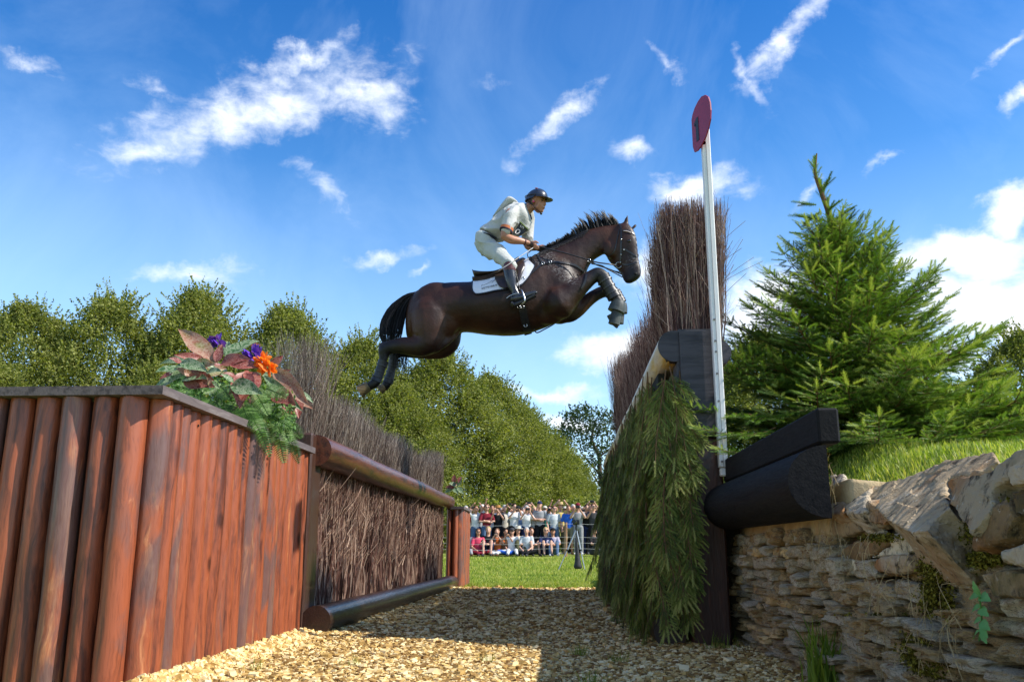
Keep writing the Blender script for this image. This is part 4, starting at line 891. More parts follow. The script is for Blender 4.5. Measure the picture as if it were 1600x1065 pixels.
# ================================================================ broadleaf trees
limem = simple("lime_leaves", [(.05, .075, .014), (.14, .165, .032), (.25, .26, .065), (.34, .35, .12)], .9, .6, .2, 0, attr=.75, trans=.35, lo=.12, hi=.88)
oakm = simple("oak_leaves", [(.012, .030, .008), (.03, .06, .014), (.06, .10, .022)], .6, .55, .3, 0, attr=.8, trans=.15, lo=.15, hi=.85)
barkm = simple("tree_bark", [(.06, .045, .03), (.12, .09, .065)], 5, .9, .15, .6, .02)
LFV = np.array([[-.5, 0, 0], [0, -.33, .10], [.55, 0, -.04], [0, .33, .10]]); LFF = np.array([[0, 1, 2], [0, 2, 3]])
def crown_mesh(seed, Hc, R, nclump, nleaf, leaf, mat, prof, gap=0.0, shoots=260, cl=.55):
    r = np.random.default_rng(seed); L = []; S = []; c = []
    t = r.uniform(0.0, 1, nclump)**.9; a = r.uniform(0, 2*np.pi, nclump); rad = prof(t)*R*r.uniform(.55, 1.04, nclump)**.6*(1+.10*np.sin(3*a+5*t+seed)+.08*np.sin(5*a-9*t))
    P = np.stack([np.cos(a)*rad, np.sin(a)*rad, t*Hc], 1); P += (.38 if gap else .62)*np.stack([fbm(P, .55, seed+i, 2) for i in range(3)], 1)
    if gap: P = P[fbm(P, .9, seed+9, 2) > -gap]
    base = r.uniform(0, 1, len(P))
    for p, q in zip(P, base):
        m = r.poisson(nleaf); o = r.normal(0, cl*.42, (m, 3)); o[:, 2] *= .75; L.append(p+o); c.append(np.clip(q*.62+r.uniform(0, .38, m), 0, 1))
    # upright shoots at the outline
    for i in range(shoots):
        tt = r.uniform(.35, 1.0); aa = r.uniform(0, 6.28); rr = float(prof(tt))*R*.95; p = np.array([math.cos(aa)*rr, math.sin(aa)*rr, tt*Hc]); d = np.array([math.cos(aa)*.5, math.sin(aa)*.5, 1.1]); d += r.normal(0, .25, 3); d /= np.linalg.norm(d)
        ln = r.uniform(.4, 1.35); m = int(ln/.045); s = np.linspace(0, 1, m)[:, None]; L.append(p+d*ln*s+r.normal(0, .05, (m, 3))*(1.3-s)); c.append(r.uniform(.1, .9, m))
    L = np.concatenate(L); c = np.concatenate(c); n = len(L); D = rotmats(n, None, r); sz = leaf*r.uniform(.6, 1.2, n)
    mb = MB(); scatter(mb, LFV, LFF, D*sz[:, None, None], L, c); return mb.mesh("crown", mat)
def lime_prof(t):
    t = np.asarray(t); return np.clip(np.where(t < .35, .86+.4*t, (1-(np.maximum(t-.35, 0)/.66)**1.9)), 0.03, 1)**.95
LV_ = [crown_mesh(100+i, 10.6, 3.7, 1450, 36, .135, limem, lime_prof, 0, 620) for i in range(3)]
def trunk_mesh(h, r0, seed):
    r = np.random.default_rng(seed); mb = MB(); P = np.array([[r.normal(0, .04)*k, r.normal(0, .04)*k, h*k/7] for k in range(8)]); tube(mb, P, np.linspace(r0, r0*.25, 8), 8)
    for i in range(9):
        k = r.integers(2, 6); a = r.uniform(0, 6.28); p = P[k]; e = p+np.array([math.cos(a)*h*.2, math.sin(a)*h*.2, h*.2]); tube(mb, catmull([p, (p+e)/2+np.array([0, 0, -.1]), e], 5), np.linspace(r0*.35, r0*.08, 5), 5)
    return mb.mesh("trunk", barkm, True)
TR = [trunk_mesh(8.5, .22, s) for s in range(3)]
trees = [(-75, 470, 37, 1.05, "lime tree just beyond the left edge of the picture"), (55, 458, 38, 1.0, "leftmost leafy lime tree above the near log panel"), (185, 447, 39, 1.05, "second leafy lime tree from the left, above the log panel"), (318, 437, 40, 1.05, "tallest lime tree, rising behind the leaf and flower arrangement"),
 (455, 460, 41, 1.0, "lime tree right behind the tall tuft of the left brush fence"), (572, 512, 43, .95, "lime tree directly beneath the horse's hind hooves and tail"), (690, 532, 44, 1.05, "broad lime tree below the horse's belly, right of its hind legs"),
 (765, 572, 48, 1.0, "lime tree whose top is below the horse's forelegs, behind the crowd's left half"), (815, 622, 53, 1.0, "lime tree sloping down behind the middle of the crowd"), (862, 672, 58, .95, "small distant lime tree near the gap with blue sky above the crowd"), (893, 728, 64, .9, "lowest and farthest lime tree at the right end of the row behind the crowd"),
 (620, 590, 40, 1.0, "lime tree in front of the row, seen just over the top of the left brush"), 
 (1185, 505, 41, 1.0, "lime tree seen between the white marker pole and the spruce"), (1120, 560, 46, 1.0, "lime tree mostly hidden behind the right-hand hedge post"), (1590, 500, 37, 1.0, "dense lime tree at the right edge beyond the spruce"), (1470, 590, 44, 1.0, "lime tree hidden low behind the right half of the spruce"), (1720, 480, 38, 1.0, "lime tree just beyond the right edge of the picture"),
 (10, 560, 33.5, .9, "bushy lime tree at the left edge in front of the row"), (250, 560, 35.5, .9, "bushy lime tree behind the flowers, lower than the row behind it")]
for i, (px, py, Y, wsc, lab) in enumerate(trees):
    tpnt = at_Y(px, py, Y); gz = float(ground_z(tpnt.x, Y)); H_ = tpnt.z-gz; s = H_/12.0
    root = empty("lime_tree", (tpnt.x, Y, gz), lab, "tree", "lime trees lined up behind the crowd")
    o = link("crown", LV_[i % 3], root); o.location = (0, 0, .45*s); o.scale = (wsc*(.6+.4*s), wsc*(.6+.4*s), s); o.rotation_euler = (0, 0, i*1.7)
    o = link("trunk", TR[i % 3], root); o.scale = (s, s, s)
# dark oak with gaps
def oak_prof(t): t = np.asarray(t); return np.sqrt(np.clip(1-((t-.45)/.58)**2, 0.02, 1))
oc = crown_mesh(300, 11.0, 5.6, 520, 46, .26, oakm, oak_prof, .25, 40, 1.1)
for (px, py, Y, sc_, lab) in [(938, 640, 66, 1.0, "dark green oak with sky gaps in its crown, behind the right end of the crowd"), (1010, 690, 72, .9, "dark oak hidden behind the right-hand spruce-clad fence")]:
    tpnt = at_Y(px, py, Y); gz = float(ground_z(tpnt.x, Y)); s = (tpnt.z-gz)/12.2; root = empty("oak_tree", (tpnt.x, Y, gz), lab, "tree", "dark oaks at the end of the lawn")
    o = link("crown", oc, root); o.location = (0, 0, 1.0*s); o.scale = (s*sc_, s*sc_, s); o.rotation_euler = (0, 0, px); o = link("trunk", TR[0], root); o.scale = (1.6*s, 1.6*s, 1.3*s)
# low hedge filling below the crowns, far behind the crowd
mb = MB(); n = 26000; x = RNG.uniform(-26, 8, n); y = 37+RNG.normal(0, .5, n)+.5*np.sin(x); z = RNG.beta(1.3, 1.2, n)*(2.1+.3*np.sin(x*1.3)); scatter(mb, LFV, LFF, rotmats(n)*RNG.uniform(.09, .19, n)[:, None, None], np.stack([x, y, z+.3], 1), RNG.uniform(0, .8, n))
o = mb.build("undergrowth", limem, kind='stuff'); tag(o, "low leafy undergrowth under the lime trees behind the crowd", "undergrowth")

# ================================================================ crowd
def sph(mb, c, r, n=12, m=8, rnd=.5):
    c = np.array(c, float); r = np.broadcast_to(np.array(r, float), (3,)); th = np.linspace(.0, np.pi, m+1)[1:-1]; ph = np.linspace(0, 2*np.pi, n, endpoint=False)
    R = np.stack([np.outer(np.sin(th), np.cos(ph)), np.outer(np.sin(th), np.sin(ph)), np.outer(np.cos(th), np.ones(n))], -1)[::-1]
    V = R.reshape(-1, 3); k = len(V); V = np.vstack([V, [0, 0, -1], [0, 0, 1]])*r+c; i = np.arange(m-2)[:, None]*n; j = np.arange(n)[None]; j2 = (j+1) % n
    mb.add(V, np.stack([i+j, i+j2, i+n+j2, i+n+j], -1).reshape(-1, 4), rnd); j = np.arange(n); j2 = (j+1) % n; top = (m-2)*n
    mb.add(V, np.stack([j2, j, np.full(n, k)], 1), rnd); mb.add(V, np.stack([top+j, top+j2, np.full(n, k+1)], 1), rnd)
def capsule(mb, P, r, k=10):
    """tube with rounded ends"""
    P = np.asarray(P, float); r = np.broadcast_to(np.asarray(r, float), (len(P),)); tube(mb, P, r, k); sph(mb, P[0], r[0]*.99, k, 6); sph(mb, P[-1], r[-1]*.99, k, 6)
POSES = {
 'down': (0, [(.25, .02, 1.12), (.25, -.10, .88)], [(-.25, .02, 1.12), (-.24, -.10, .88)]),
 'crossed': (0, [(.26, -.06, 1.13), (-.08, -.22, 1.14)], [(-.26, -.06, 1.13), (.08, -.20, 1.09)]),
 'phone': (0, [(.25, -.16, 1.22), (.06, -.30, 1.52)], [(-.25, -.16, 1.22), (-.06, -.30, 1.52)]),
 'high': (0, [(.33, -.10, 1.52), (.13, -.20, 1.74)], [(-.33, -.10, 1.52), (-.13, -.20, 1.74)]),
 'onehigh': (0, [(.25, .02, 1.13), (.22, -.18, .98)], [(-.30, -.10, 1.58), (-.22, -.18, 1.84)]),
 'shade': (0, [(.34, -.05, 1.46), (.10, -.12, 1.66)], [(-.25, .02, 1.13), (-.22, -.12, .90)]),
 'sitknee': (1, [(.22, -.20, .38), (.05, -.42, .36)], [(-.22, -.20, .38), (-.05, -.42, .36)]),
 'sitcross': (2, [(.24, -.12, .30), (.12, -.30, .20)], [(-.24, -.12, .30), (-.12, -.30, .20)]),
 'sitphone': (2, [(.24, -.18, .42), (.06, -.30, .66)], [(-.24, -.18, .42), (-.06, -.30, .66)]),
 'sitout': (3, [(.24, -.02, .32), (.16, -.25, .20)], [(-.24, -.02, .32), (-.16, -.25, .20)]),
}
def make_pose(key):
    sit, aL, aR = POSES[key]; dz = 0 if not sit else -.79; ln = 0 if not sit else .04
    pel = (0, 0, .93+dz); nk = (0, -.02, 1.46+dz); hd = (0, -.04, 1.60+dz); sh = .175
    def skin(mb):
        capsule(mb, [(0, 0, 1.38+dz), nk, (0, -.03, 1.52+dz)], (.06, .052, .055)); sph(mb, hd, (.076, .093, .108), 14, 10); sph(mb, (0, -.10, 1.55+dz), (.05, .045, .055)); sph(mb, (0, -.145, 1.595+dz), (.014, .02, .022), 6, 5)
        for sx in (-1, 1): sph(mb, (sx*.078, -.03, 1.60+dz), (.012, .022, .03), 6, 5)
        for sx, arm in ((1, aL), (-1, aR)):
            e, w = arm; s0 = (sx*sh, 0, 1.385+dz); capsule(mb, [s0, e, w], (.05, .042, .027), 8); d = np.array(w)-np.array(e); d /= np.linalg.norm(d); h0 = np.array(w)+d*.05; sph(mb, h0, (.034, .034, .045), 8, 6)
            for q in (-.02, -.006, .008, .022): capsule(mb, [h0+np.array([q, 0, 0]), h0+d*.055+np.array([q*1.2, -.01, 0])], .0085, 5)
            capsule(mb, [h0, h0+d*.02+np.array([-sx*.035, -.01, .01])], .010, 5)
        for sx in (-1, 1): capsule(mb, legs(sx), (.075, .052, .036), 8)
        capsule(mb, [(0, 0, .9+dz), (0, -.01, 1.15+dz), (0, 0, 1.36+dz)], (.10, .09, .10))
    def legs(sx):
        if not sit: return [(sx*.09, 0, .88), (sx*.105, -.02, .48), (sx*.11, .02, .09)]
        if sit == 1: return [(sx*.10, -.05, .12), (sx*.13, -.40, .46), (sx*.12, -.55, .07)]
        if sit == 2: return [(sx*.11, -.05, .11), (sx*.34, -.34, .15), (-sx*.08, -.50, .07)]
        return [(sx*.10, -.05, .11), (sx*.13, -.46, .18), (sx*.15, -.85, .07)]
    def feet(mb):
        for sx in (-1, 1):
            a = np.array(legs(sx)[2]); capsule(mb, [a+np.array([0, .03, -.035]), a+np.array([sx*.02, -.13, -.05])], (.042, .038), 8)
    def shirt(mb):
        P = [(0, 0, .90+dz), (0, -.01, 1.05+dz), (0, -.015, 1.22+dz), (0, -.005, 1.36+dz), (0, 0, 1.42+dz)]
        Rr = [(.155, .115), (.150, .112), (.172, .125), (.165, .105), (.09, .07)]; t = np.linspace(0, 2*np.pi, 16, endpoint=False)
        rings(mb, np.array([np.stack([p[0]+a*np.cos(t), p[1]+b*np.sin(t), np.full(16, p[2])], 1) for p, (a, b) in zip(P, Rr)])); 
        for sx, arm in ((1, aL), (-1, aR)):
            s0 = np.array((sx*(sh-.01), 0, 1.37+dz)); e = np.array(arm[0]); capsule(mb, [s0, s0+(e-s0)*.75], (.068, .060), 8)
    def trousers(mb, short):
        capsule(mb, [(-.07, 0, .92+dz), (.07, 0, .92+dz)], .115, 10)
        for sx in (-1, 1):
            L = [np.array(p) for p in legs(sx)]; 
            if short: L = [L[0], L[0]+(L[1]-L[0])*.75]; capsule(mb, L, (.095, .085), 8)
            else: capsule(mb, L, (.095, .066, .052), 8)
    out = {}
    for nm, fn in (('body', skin), ('shirt', shirt), ('trousers', lambda m: trousers(m, False)), ('shorts', lambda m: trousers(m, True)), ('shoes', feet)):
        mb = MB(); fn(mb); out[nm] = remesh_union(mb, .017, 2)
    mb = MB(); sph(mb, (0, -.018, 1.625+dz), (.088, .098, .103), 14, 10); V = mb.V
    for arr in V: 
        low = arr[:, 2] < 1.60+dz; arr[low & (arr[:, 1] < -.02), 1] = -.02
    out['hair'] = mb.mesh("hair", None, True)
    mb = MB(); sph(mb, (0, -.015, 1.625+dz), (.09, .098, .10), 14, 10); capsule(mb, [(0, .06, 1.60+dz), (0, .07, 1.40+dz)], (.07, .05))
    for arr in mb.V: arr[(arr[:, 1] < -.03) & (arr[:, 2] < 1.62+dz), 1] = -.03
    out['long_hair'] = mb.mesh("long_hair", None, True)
    mb = MB(); sph(mb, (0, -.03, 1.65+dz), (.09, .102, .085), 14, 10)
    for arr in mb.V: arr[arr[:, 2] < 1.64+dz, 2] = 1.64+dz
    tube(mb, [(0, -.15, 1.645+dz), (0, -.15, 1.657+dz)], .075, 12); out['cap'] = mb.mesh("cap", None, True)
    mb = MB(); tube(mb, [(0, -.03, 1.655+dz), (0, -.03, 1.667+dz)], .175, 18); tube(mb, [(0, -.03, 1.66+dz), (0, -.03, 1.75+dz)], (.10, .085), 16); out['hat'] = mb.mesh("sun_hat", None, False)
    mb = MB(); 
    for sx in (-1, 1): bevbox(mb, (sx*.034-.026, -.142, 1.592+dz), (sx*.034+.026, -.128, 1.628+dz), .005)
    out['glasses'] = mb.mesh("sunglasses", None); 
    w = (np.array(aL[1])+np.array(aR[1]))/2
    mb = MB(); bevbox(mb, tuple(w+np.array([-.075, -.06, .01])), tuple(w+np.array([.075, -.02, .10])), .01); tube(mb, [w+np.array([0, -.03, .05]), w+np.array([0, -.16, .05])], .038, 10); out['camera'] = mb.mesh("camera", None)
    mb = MB(); bevbox(mb, tuple(w+np.array([-.07, -.04, .02])), tuple(w+np.array([.07, -.03, .10])), .003); out['phone'] = mb.mesh("phone", None)
    return out
PM = {k: make_pose(k) for k in POSES}
_cm = {}
def cloth(col, rough=.85):
    if col not in _cm: _cm[col] = simple("cloth_%s" % col, [tuple(x*.78 for x in CC[col]), CC[col]], 25, rough, .15, .5, .006, 40)
    return _cm[col]
CC = dict(white=(.72, .72, .71), red=(.50, .02, .03), maroon=(.22, .02, .035), pink=(.62, .06, .12), black=(.015, .015, .017), navy=(.02, .03, .09), blue=(.03, .13, .55), lightblue=(.30, .42, .62), grey=(.33, .33, .34), green=(.03, .22, .16), teal=(.02, .20, .20),
          yellow=(.65, .50, .16), orange=(.55, .13, .03), khaki=(.20, .19, .13), denim=(.10, .16, .27), lilac=(.42, .38, .46), olive=(.10, .10, .05), cream=(.66, .60, .48), charcoal=(.06, .06, .065), brown=(.12, .06, .03), blond=(.50, .36, .16), straw=(.60, .45, .22), check=(.55, .58, .60), darkhair=(.02, .014, .01), greyhair=(.45, .44, .42), straworange=(.50, .25, .08))
skins = [simple("skin_%s" % n, [c, tuple(x*1.1 for x in c)], 10, .5, .35, 0) for n, c in (('light', (.52, .29, .20)), ('tan', (.42, .21, .13)), ('deep', (.22, .11, .06)))]
lensm = simple("camera_black", [(.015, .015, .016)], rough=.35, bmp=0); glassm = simple("sunglass_black", [(.01, .01, .012)], rough=.15, bmp=0)
def person(px, Y, pose, top, legs, short, head, label, extra=(), skin=0, hs=1.0, rz=0.0):
    p = at_Y(px, 858, Y); gz = float(ground_z(p.x, Y)); root = empty("person", (p.x, Y, gz), label, "person", "spectators behind the rope"); root.rotation_euler = (0, 0, rz); root.scale = (hs, hs, hs)
    m = PM[pose]
    def add(nm, me, mat):
        o = link(nm, me, root)
        if not me.materials: me.materials.append(mat)
        o.material_slots[0].link = 'OBJECT'; o.material_slots[0].material = mat; return o
    add("body", m['body'], skins[skin]); add("shirt", m['shirt'], cloth(top)); add("shorts" if short else "trousers", m['shorts' if short else 'trousers'], cloth(legs)); add("shoe", m['shoes'], cloth(random.choice(('white', 'brown', 'charcoal', 'grey'))))
    hk, hc = head; add({'hair': 'hair', 'long_hair': 'hair', 'cap': 'cap', 'hat': 'sun_hat'}[hk], m[hk], cloth(hc))
    if hk in ('cap', 'hat'): add("hair", m['hair'], cloth('darkhair' if hc != 'straw' else 'blond')).scale = (.97, 1, .975)
    for e in extra: add({'camera': 'camera', 'phone': 'phone', 'glasses': 'sunglasses'}[e], m[e], lensm if e != 'glasses' else glassm)
FRR, BKR, THR, SIT = 31.0, 31.9, 32.9, 30.2
people = [
 # seated row
 (729, SIT, 'sitout', 'white', 'grey', 0, ('hair', 'greyhair'), "seated person in a white top at the left end, right beside the red panel", (), 0),
 (747, SIT, 'sitcross', 'pink', 'maroon', 0, ('long_hair', 'brown'), "seated woman in a bright pink-red top with dark sunglasses, left part of the seated row", ('glasses',), 1),
 (763, SIT, 'sitknee', 'black', 'navy', 1, ('long_hair', 'blond'), "seated blond woman in a black sleeveless top, hands on her knees", (), 0),
 (777, SIT+.1, 'sitphone', 'orange', 'white', 0, ('long_hair', 'brown'), "seated person in an orange top holding a phone up", ('phone',), 0),
 (790, SIT, 'sitphone', 'brown', 'blue', 0, ('long_hair', 'darkhair'), "seated person in a brown top and blue trousers taking a picture", ('phone',), 1),
 (800, SIT, 'sitout', 'white', 'white', 0, ('cap', 'charcoal'), "seated person all in white with a charcoal cap and sunglasses", ('glasses',), 0),
 (809, SIT+.35, 'sitknee', 'cream', 'olive', 0, ('hat', 'cream'), "seated person in a cream sun hat and cream top", (), 0),
 (823, SIT, 'sitcross', 'check', 'black', 0, ('hair', 'greyhair'), "seated man in a pale checked shirt and black trousers, arms resting", (), 0),
 (830, SIT+.3, 'sitknee', 'black', 'grey', 1, ('hair', 'brown'), "seated man in black behind the man in the pale checked shirt", (), 0),
 (853, SIT, 'sitknee', 'navy', 'navy', 1, ('long_hair', 'blond'), "seated blond woman in a navy top with sunglasses and bare knees", ('glasses',), 0),
 (864, SIT+.1, 'sitknee', 'lilac', 'denim', 0, ('cap', 'black'), "seated man in a lilac shirt and black cap, left of the rope stake", (), 1),
 (928, SIT, 'sitknee', 'black', 'charcoal', 0, ('cap', 'charcoal'), "seated person in black at the right end, against the spruce-clad fence", (), 0),
 # front standing row
 (727, FRR, 'down', 'red', 'white', 1, ('hair', 'greyhair'), "standing person in a red top with red jumper, half behind the red panel", (), 0),
 (743, FRR, 'high', 'white', 'denim', 1, ('hair', 'brown'), "standing woman in a white open shirt and denim shorts, both arms raised", (), 1),
 (760, FRR, 'crossed', 'maroon', 'denim', 0, ('long_hair', 'brown'), "standing woman in a maroon top and jeans with crossed arms", ('glasses',), 0),
 (778, FRR, 'phone', 'black', 'black', 0, ('hat', 'straworange'), "standing woman in a black dress and orange straw hat, hands to her face", (), 0),
 (803, FRR, 'phone', 'white', 'black', 0, ('hair', 'darkhair'), "standing person in white with black trousers looking through a camera", ('camera',), 0),
 (823, FRR, 'phone', 'white', 'navy', 0, ('hair', 'greyhair'), "standing person in white shirt and navy trousers photographing with raised elbows", ('camera',), 0),
 (834, FRR+.3, 'down', 'white', 'black', 0, ('hair', 'blond'), "standing smiling person in a plain white shirt left of the man with the grey tee", (), 0),
 (844, FRR, 'crossed', 'grey', 'black', 0, ('cap', 'navy'), "standing man in a grey t-shirt and navy cap with crossed arms", (), 0),
 (866, FRR, 'down', 'check', 'denim', 0, ('hair', 'brown'), "standing man in a pale checked shirt and jeans", ('glasses',), 0),
 (889, FRR, 'down', 'blue', 'khaki', 1, ('hair', 'brown'), "standing man in a bright blue shirt and khaki shorts by the wooden stake", (), 1),
 (904, FRR, 'phone', 'grey', 'grey', 0, ('cap', 'maroon'), "standing man in grey with a maroon cap aiming a camera, behind the tripod", ('camera',), 0),
 (918, FRR+.2, 'down', 'black', 'navy', 0, ('hair', 'darkhair'), "standing person in black, dark hair, right of the maroon-capped man", (), 0),
 (928, FRR, 'phone', 'charcoal', 'black', 0, ('hair', 'brown'), "standing person in charcoal holding a phone beside the spruce-clad fence", ('phone',), 0),
 # second row
 (734, BKR, 'phone', 'cream', 'navy', 0, ('hair', 'darkhair'), "person in a cream top behind the raised-arms woman, left", ('phone',), 0),
 (752, BKR, 'down', 'white', 'navy', 0, ('cap', 'white'), "person in a white cap and white top, second row left", (), 0),
 (769, BKR, 'onehigh', 'white', 'navy', 0, ('hair', 'darkhair'), "person in white, one arm raised, behind the maroon top and straw hat", (), 1),
 (788, BKR, 'shade', 'cream', 'black', 0, ('hair', 'greyhair'), "person in a cream top shading the eyes, right of the straw hat", (), 0),
 (797, BKR, 'high', 'olive', 'black', 0, ('cap', 'olive'), "person in an olive cap holding something over the head", ('phone',), 1),
 (812, BKR, 'down', 'lightblue', 'navy', 0, ('cap', 'black'), "person in a light blue shirt and black cap behind the two photographers", (), 0),
 (827, BKR, 'high', 'white', 'navy', 0, ('hair', 'brown'), "second-row person in white with both hands at the brow", ('phone',), 0),
 (852, BKR, 'onehigh', 'green', 'denim', 0, ('cap', 'cream'), "person in a green top with one arm held high, behind the navy cap", ('glasses',), 0),
 (859, BKR+.3, 'phone', 'teal', 'black', 0, ('hair', 'darkhair'), "person in a teal top behind the pale checked shirt", ('camera',), 0),
 (876, BKR, 'high', 'yellow', 'khaki', 0, ('hat', 'straw'), "person in yellow with a straw hat, elbows up, left of the blue shirt", (), 0),
 (896, BKR, 'down', 'white', 'black', 0, ('hair', 'greyhair'), "grey-haired person in white, just right of the blue shirt", (), 0),
 (911, BKR, 'phone', 'pink', 'black', 0, ('cap', 'cream'), "person in a pink top and pale cap, second row near the spruce fence", ('camera',), 0),
 (922, BKR, 'high', 'charcoal', 'black', 0, ('hair', 'brown'), "person in charcoal with raised arms, second row near the spruce fence", ('camera',), 0),
 # third row, only heads
 (740, THR, 'down', 'black', 'black', 0, ('cap', 'charcoal'), "back-row person in black with a charcoal cap, far left", ('glasses',), 0),
 (757, THR, 'high', 'grey', 'black', 0, ('cap', 'charcoal'), "back-row person in grey with arms up, left", ('phone',), 0),
 (774, THR, 'down', 'lilac', 'black', 0, ('hair', 'brown'), "back-row person in lilac behind the straw hat", (), 0),
 (783, THR, 'down', 'navy', 'black', 0, ('hair', 'greyhair'), "grey-haired back-row person in navy with sunglasses", ('glasses',), 0),
 (806, THR, 'phone', 'charcoal', 'black', 0, ('cap', 'black'), "back-row person in a black cap photographing, centre left", ('camera',), 0),
 (819, THR, 'down', 'grey', 'black', 0, ('hair', 'greyhair'), "back-row grey-haired person in grey, centre", (), 0),
 (827, THR+.2, 'down', 'black', 'black', 0, ('hair', 'brown'), "tall back-row person with short brown hair at the centre of the crowd", (), 0),
 (842, THR, 'down', 'cream', 'black', 0, ('long_hair', 'blond'), "blond back-row person in cream, behind the grey t-shirt", (), 0),
 (868, THR, 'onehigh', 'white', 'black', 0, ('hair', 'darkhair'), "back-row person in white with a phone held high, right of centre", (), 1),
 (884, THR, 'down', 'orange', 'black', 0, ('cap', 'cream'), "back-row person in orange behind the blue shirt", ('glasses',), 0),
 (905, THR, 'down', 'white', 'black', 0, ('hair', 'greyhair'), "tall grey-haired back-row person in white above the maroon cap", ('glasses',), 0),
 (915, THR, 'high', 'black', 'black', 0, ('hair', 'darkhair'), "back-row person in black with a camera overhead, right end", ('camera',), 0),
 (929, THR, 'high', 'grey', 'black', 0, ('cap', 'grey'), "back-row person in grey at the far right, camera overhead", ('camera',), 0),
]
people = [(*p[:7], p[7].replace(" with a white beardlike scarf area", " photographing"), *p[8:]) for p in people]
random.seed(4)
for (px, Y, pose, top, legs, short, head, lab, extra, sk) in people:
    person(px, Y+random.uniform(-.08, .08), pose, top, legs, short, head, lab, extra, sk, random.uniform(.95, 1.05)*(1.06 if Y == THR+.2 else 1), random.uniform(-.35, .35)+.2)
# rope fence
RP = empty("rope_fence", tuple(at_Y(884, 866, 29.6)), "wooden stake with four thin white ropes strung in front of the crowd", "rope fence")
stake = at_Y(884, 866, 29.6); gz = float(ground_z(0, 29.6)); woodst = wood_mat("stake_wood", (.30, .17, .09), (.16, .08, .04), (.5, .32, .2), (.3, .25, .2), 2, .3)
for dx in (-5.4, 0, 4.6): mb = MB(); tube(mb, [(stake.x+dx, 29.6, gz-.02), (stake.x+dx+.02, 29.6, gz+1.08)], (.05, .045), 8); mb.build("stake", woodst, RP, True)
ropem = simple("white_rope", [(.62, .62, .60)], bmp=0, rough=.6)
for zz in (1.02, .60, .42, .24):
    mb = MB(); P = np.array([[stake.x+x, 29.54, gz+zz+.03*math.cos(x*1.3)-.02] for x in np.linspace(-5.4, 4.6, 30)]); tube(mb, P, .0032, 5, False); mb.build("rope", ropem, RP)
# tripod with camera and bag
TY = 19.0; tg = float(ground_z(0, TY)); tx = at_Y(901, 860, TY).x
TP = empty("tripod", (tx, TY, tg), "silver camera tripod with a black camera, on the grass before the crowd", "tripod")
steel = simple("tripod_metal", [(.45, .46, .48)], metal=.6, rough=.35, bmp=0)
apex = Vector((tx, TY, tg+.84)); 
for (u, v, Y) in ((872, 889, TY-.1), (914, 889, TY-.05), (903, 880, TY+.45)):
    q = at_Y(u, v, Y); q.z = float(ground_z(0, Y)); mb = MB(); tube(mb, [apex, apex.lerp(q, .5)], .017, 8); tube(mb, [apex.lerp(q, .48), q], .011, 8); lg = mb.build("leg", steel, TP, True)
    mb = MB(); m_ = apex.lerp(q, .5); sph(mb, m_, .024, 8, 6); mb.build("leg_clamp", lensm, lg)
mb = MB(); tube(mb, [apex-Vector((0, 0, .1)), apex+Vector((0, 0, .10))], .022, 10); mb.build("centre_column", lensm, TP)
mb = MB(); bevbox(mb, (tx-.07, TY-.05, tg+.94), (tx+.07, TY+.05, tg+1.04), .012); tube(mb, [(tx, TY-.04, tg+.985), (tx-.05, TY-.20, tg+1.0)], (.035, .045), 12); mb.build("camera", lensm, TP)
bagm = simple("black_bag_cloth", [(.012, .012, .013), (.03, .03, .032)], 14, .6, .4, .8, .01)
mb = MB(); P = catmull([apex-Vector((0, 0, .06)), apex-Vector((0.0, .02, .25)), apex-Vector((-.012, .03, .5)), apex-Vector((-.02, .03, .72)), apex-Vector((-.02, .03, .80))], 12); tube(mb, P, np.interp(np.linspace(0, 1, 12), [0, .3, .6, .85, 1], [.008, .03, .055, .095, .06]), 12)
o = mb.build("hanging_bag", bagm, loc=tuple(apex-Vector((0, 0, .8))), smooth=True); tag(o, "black pear-shaped bag hanging under the tripod", "bag")

# ================================================================ horse
HY = 8.7
def Zp(u, v, dy=0.0): return np.array(at_Y(540+u/2.958, 270+v/2.958, HY+dy))     # measured on the enlarged horse
def Hp(u, v, dy=0.0): return np.array(at_Y(820+u/5.325, 320+v/5.325, HY+dy))
def Rp(u, v, dy=0.0): return np.array(at_Y(720+u/4.4375, 280+v/4.4375, HY+dy))
def Sp(u, v, dy=0.0): return np.array(at_Y(730+u/10.65, 400+v/10.65, HY+dy))
PXM = HY/(1380*1.02)   # metres per photo pixel on the horse's plane
def loft(mb, secs, k=24, P=Zp, sub=4, rot=None, power=2.0):
    """secs: (top u,v, bottom u,v, half width, dy) -> closed smooth solid"""
    S = np.array([[*s[:4], s[4], s[5] if len(s) > 5 else 0.0] for s in secs], float); n = len(S)*sub; S = catmull(S, n); R = []; t = np.linspace(0, 2*np.pi, k, endpoint=False)
    for i, s in enumerate(S):
        a = P(s[0], s[1], s[5]); b = P(s[2], s[3], s[5]); c = (a+b)/2; A = (a-b)/2; W = np.array([0, s[4], 0.])
        if rot is not None:
            ph = rot(i/(n-1)); An = np.linalg.norm(A); A, W = A*math.cos(ph)+np.array([0, -1, 0])*An*math.sin(ph), W*math.cos(ph)+A/An*s[4]*math.sin(ph)
        ct = np.sign(np.cos(t))*np.abs(np.cos(t))**(2/power); st = np.sign(np.sin(t))*np.abs(np.sin(t))**(2/power)
        R.append(c+ct[:, None]*A+st[:, None]*W)
    rings(mb, np.array(R))
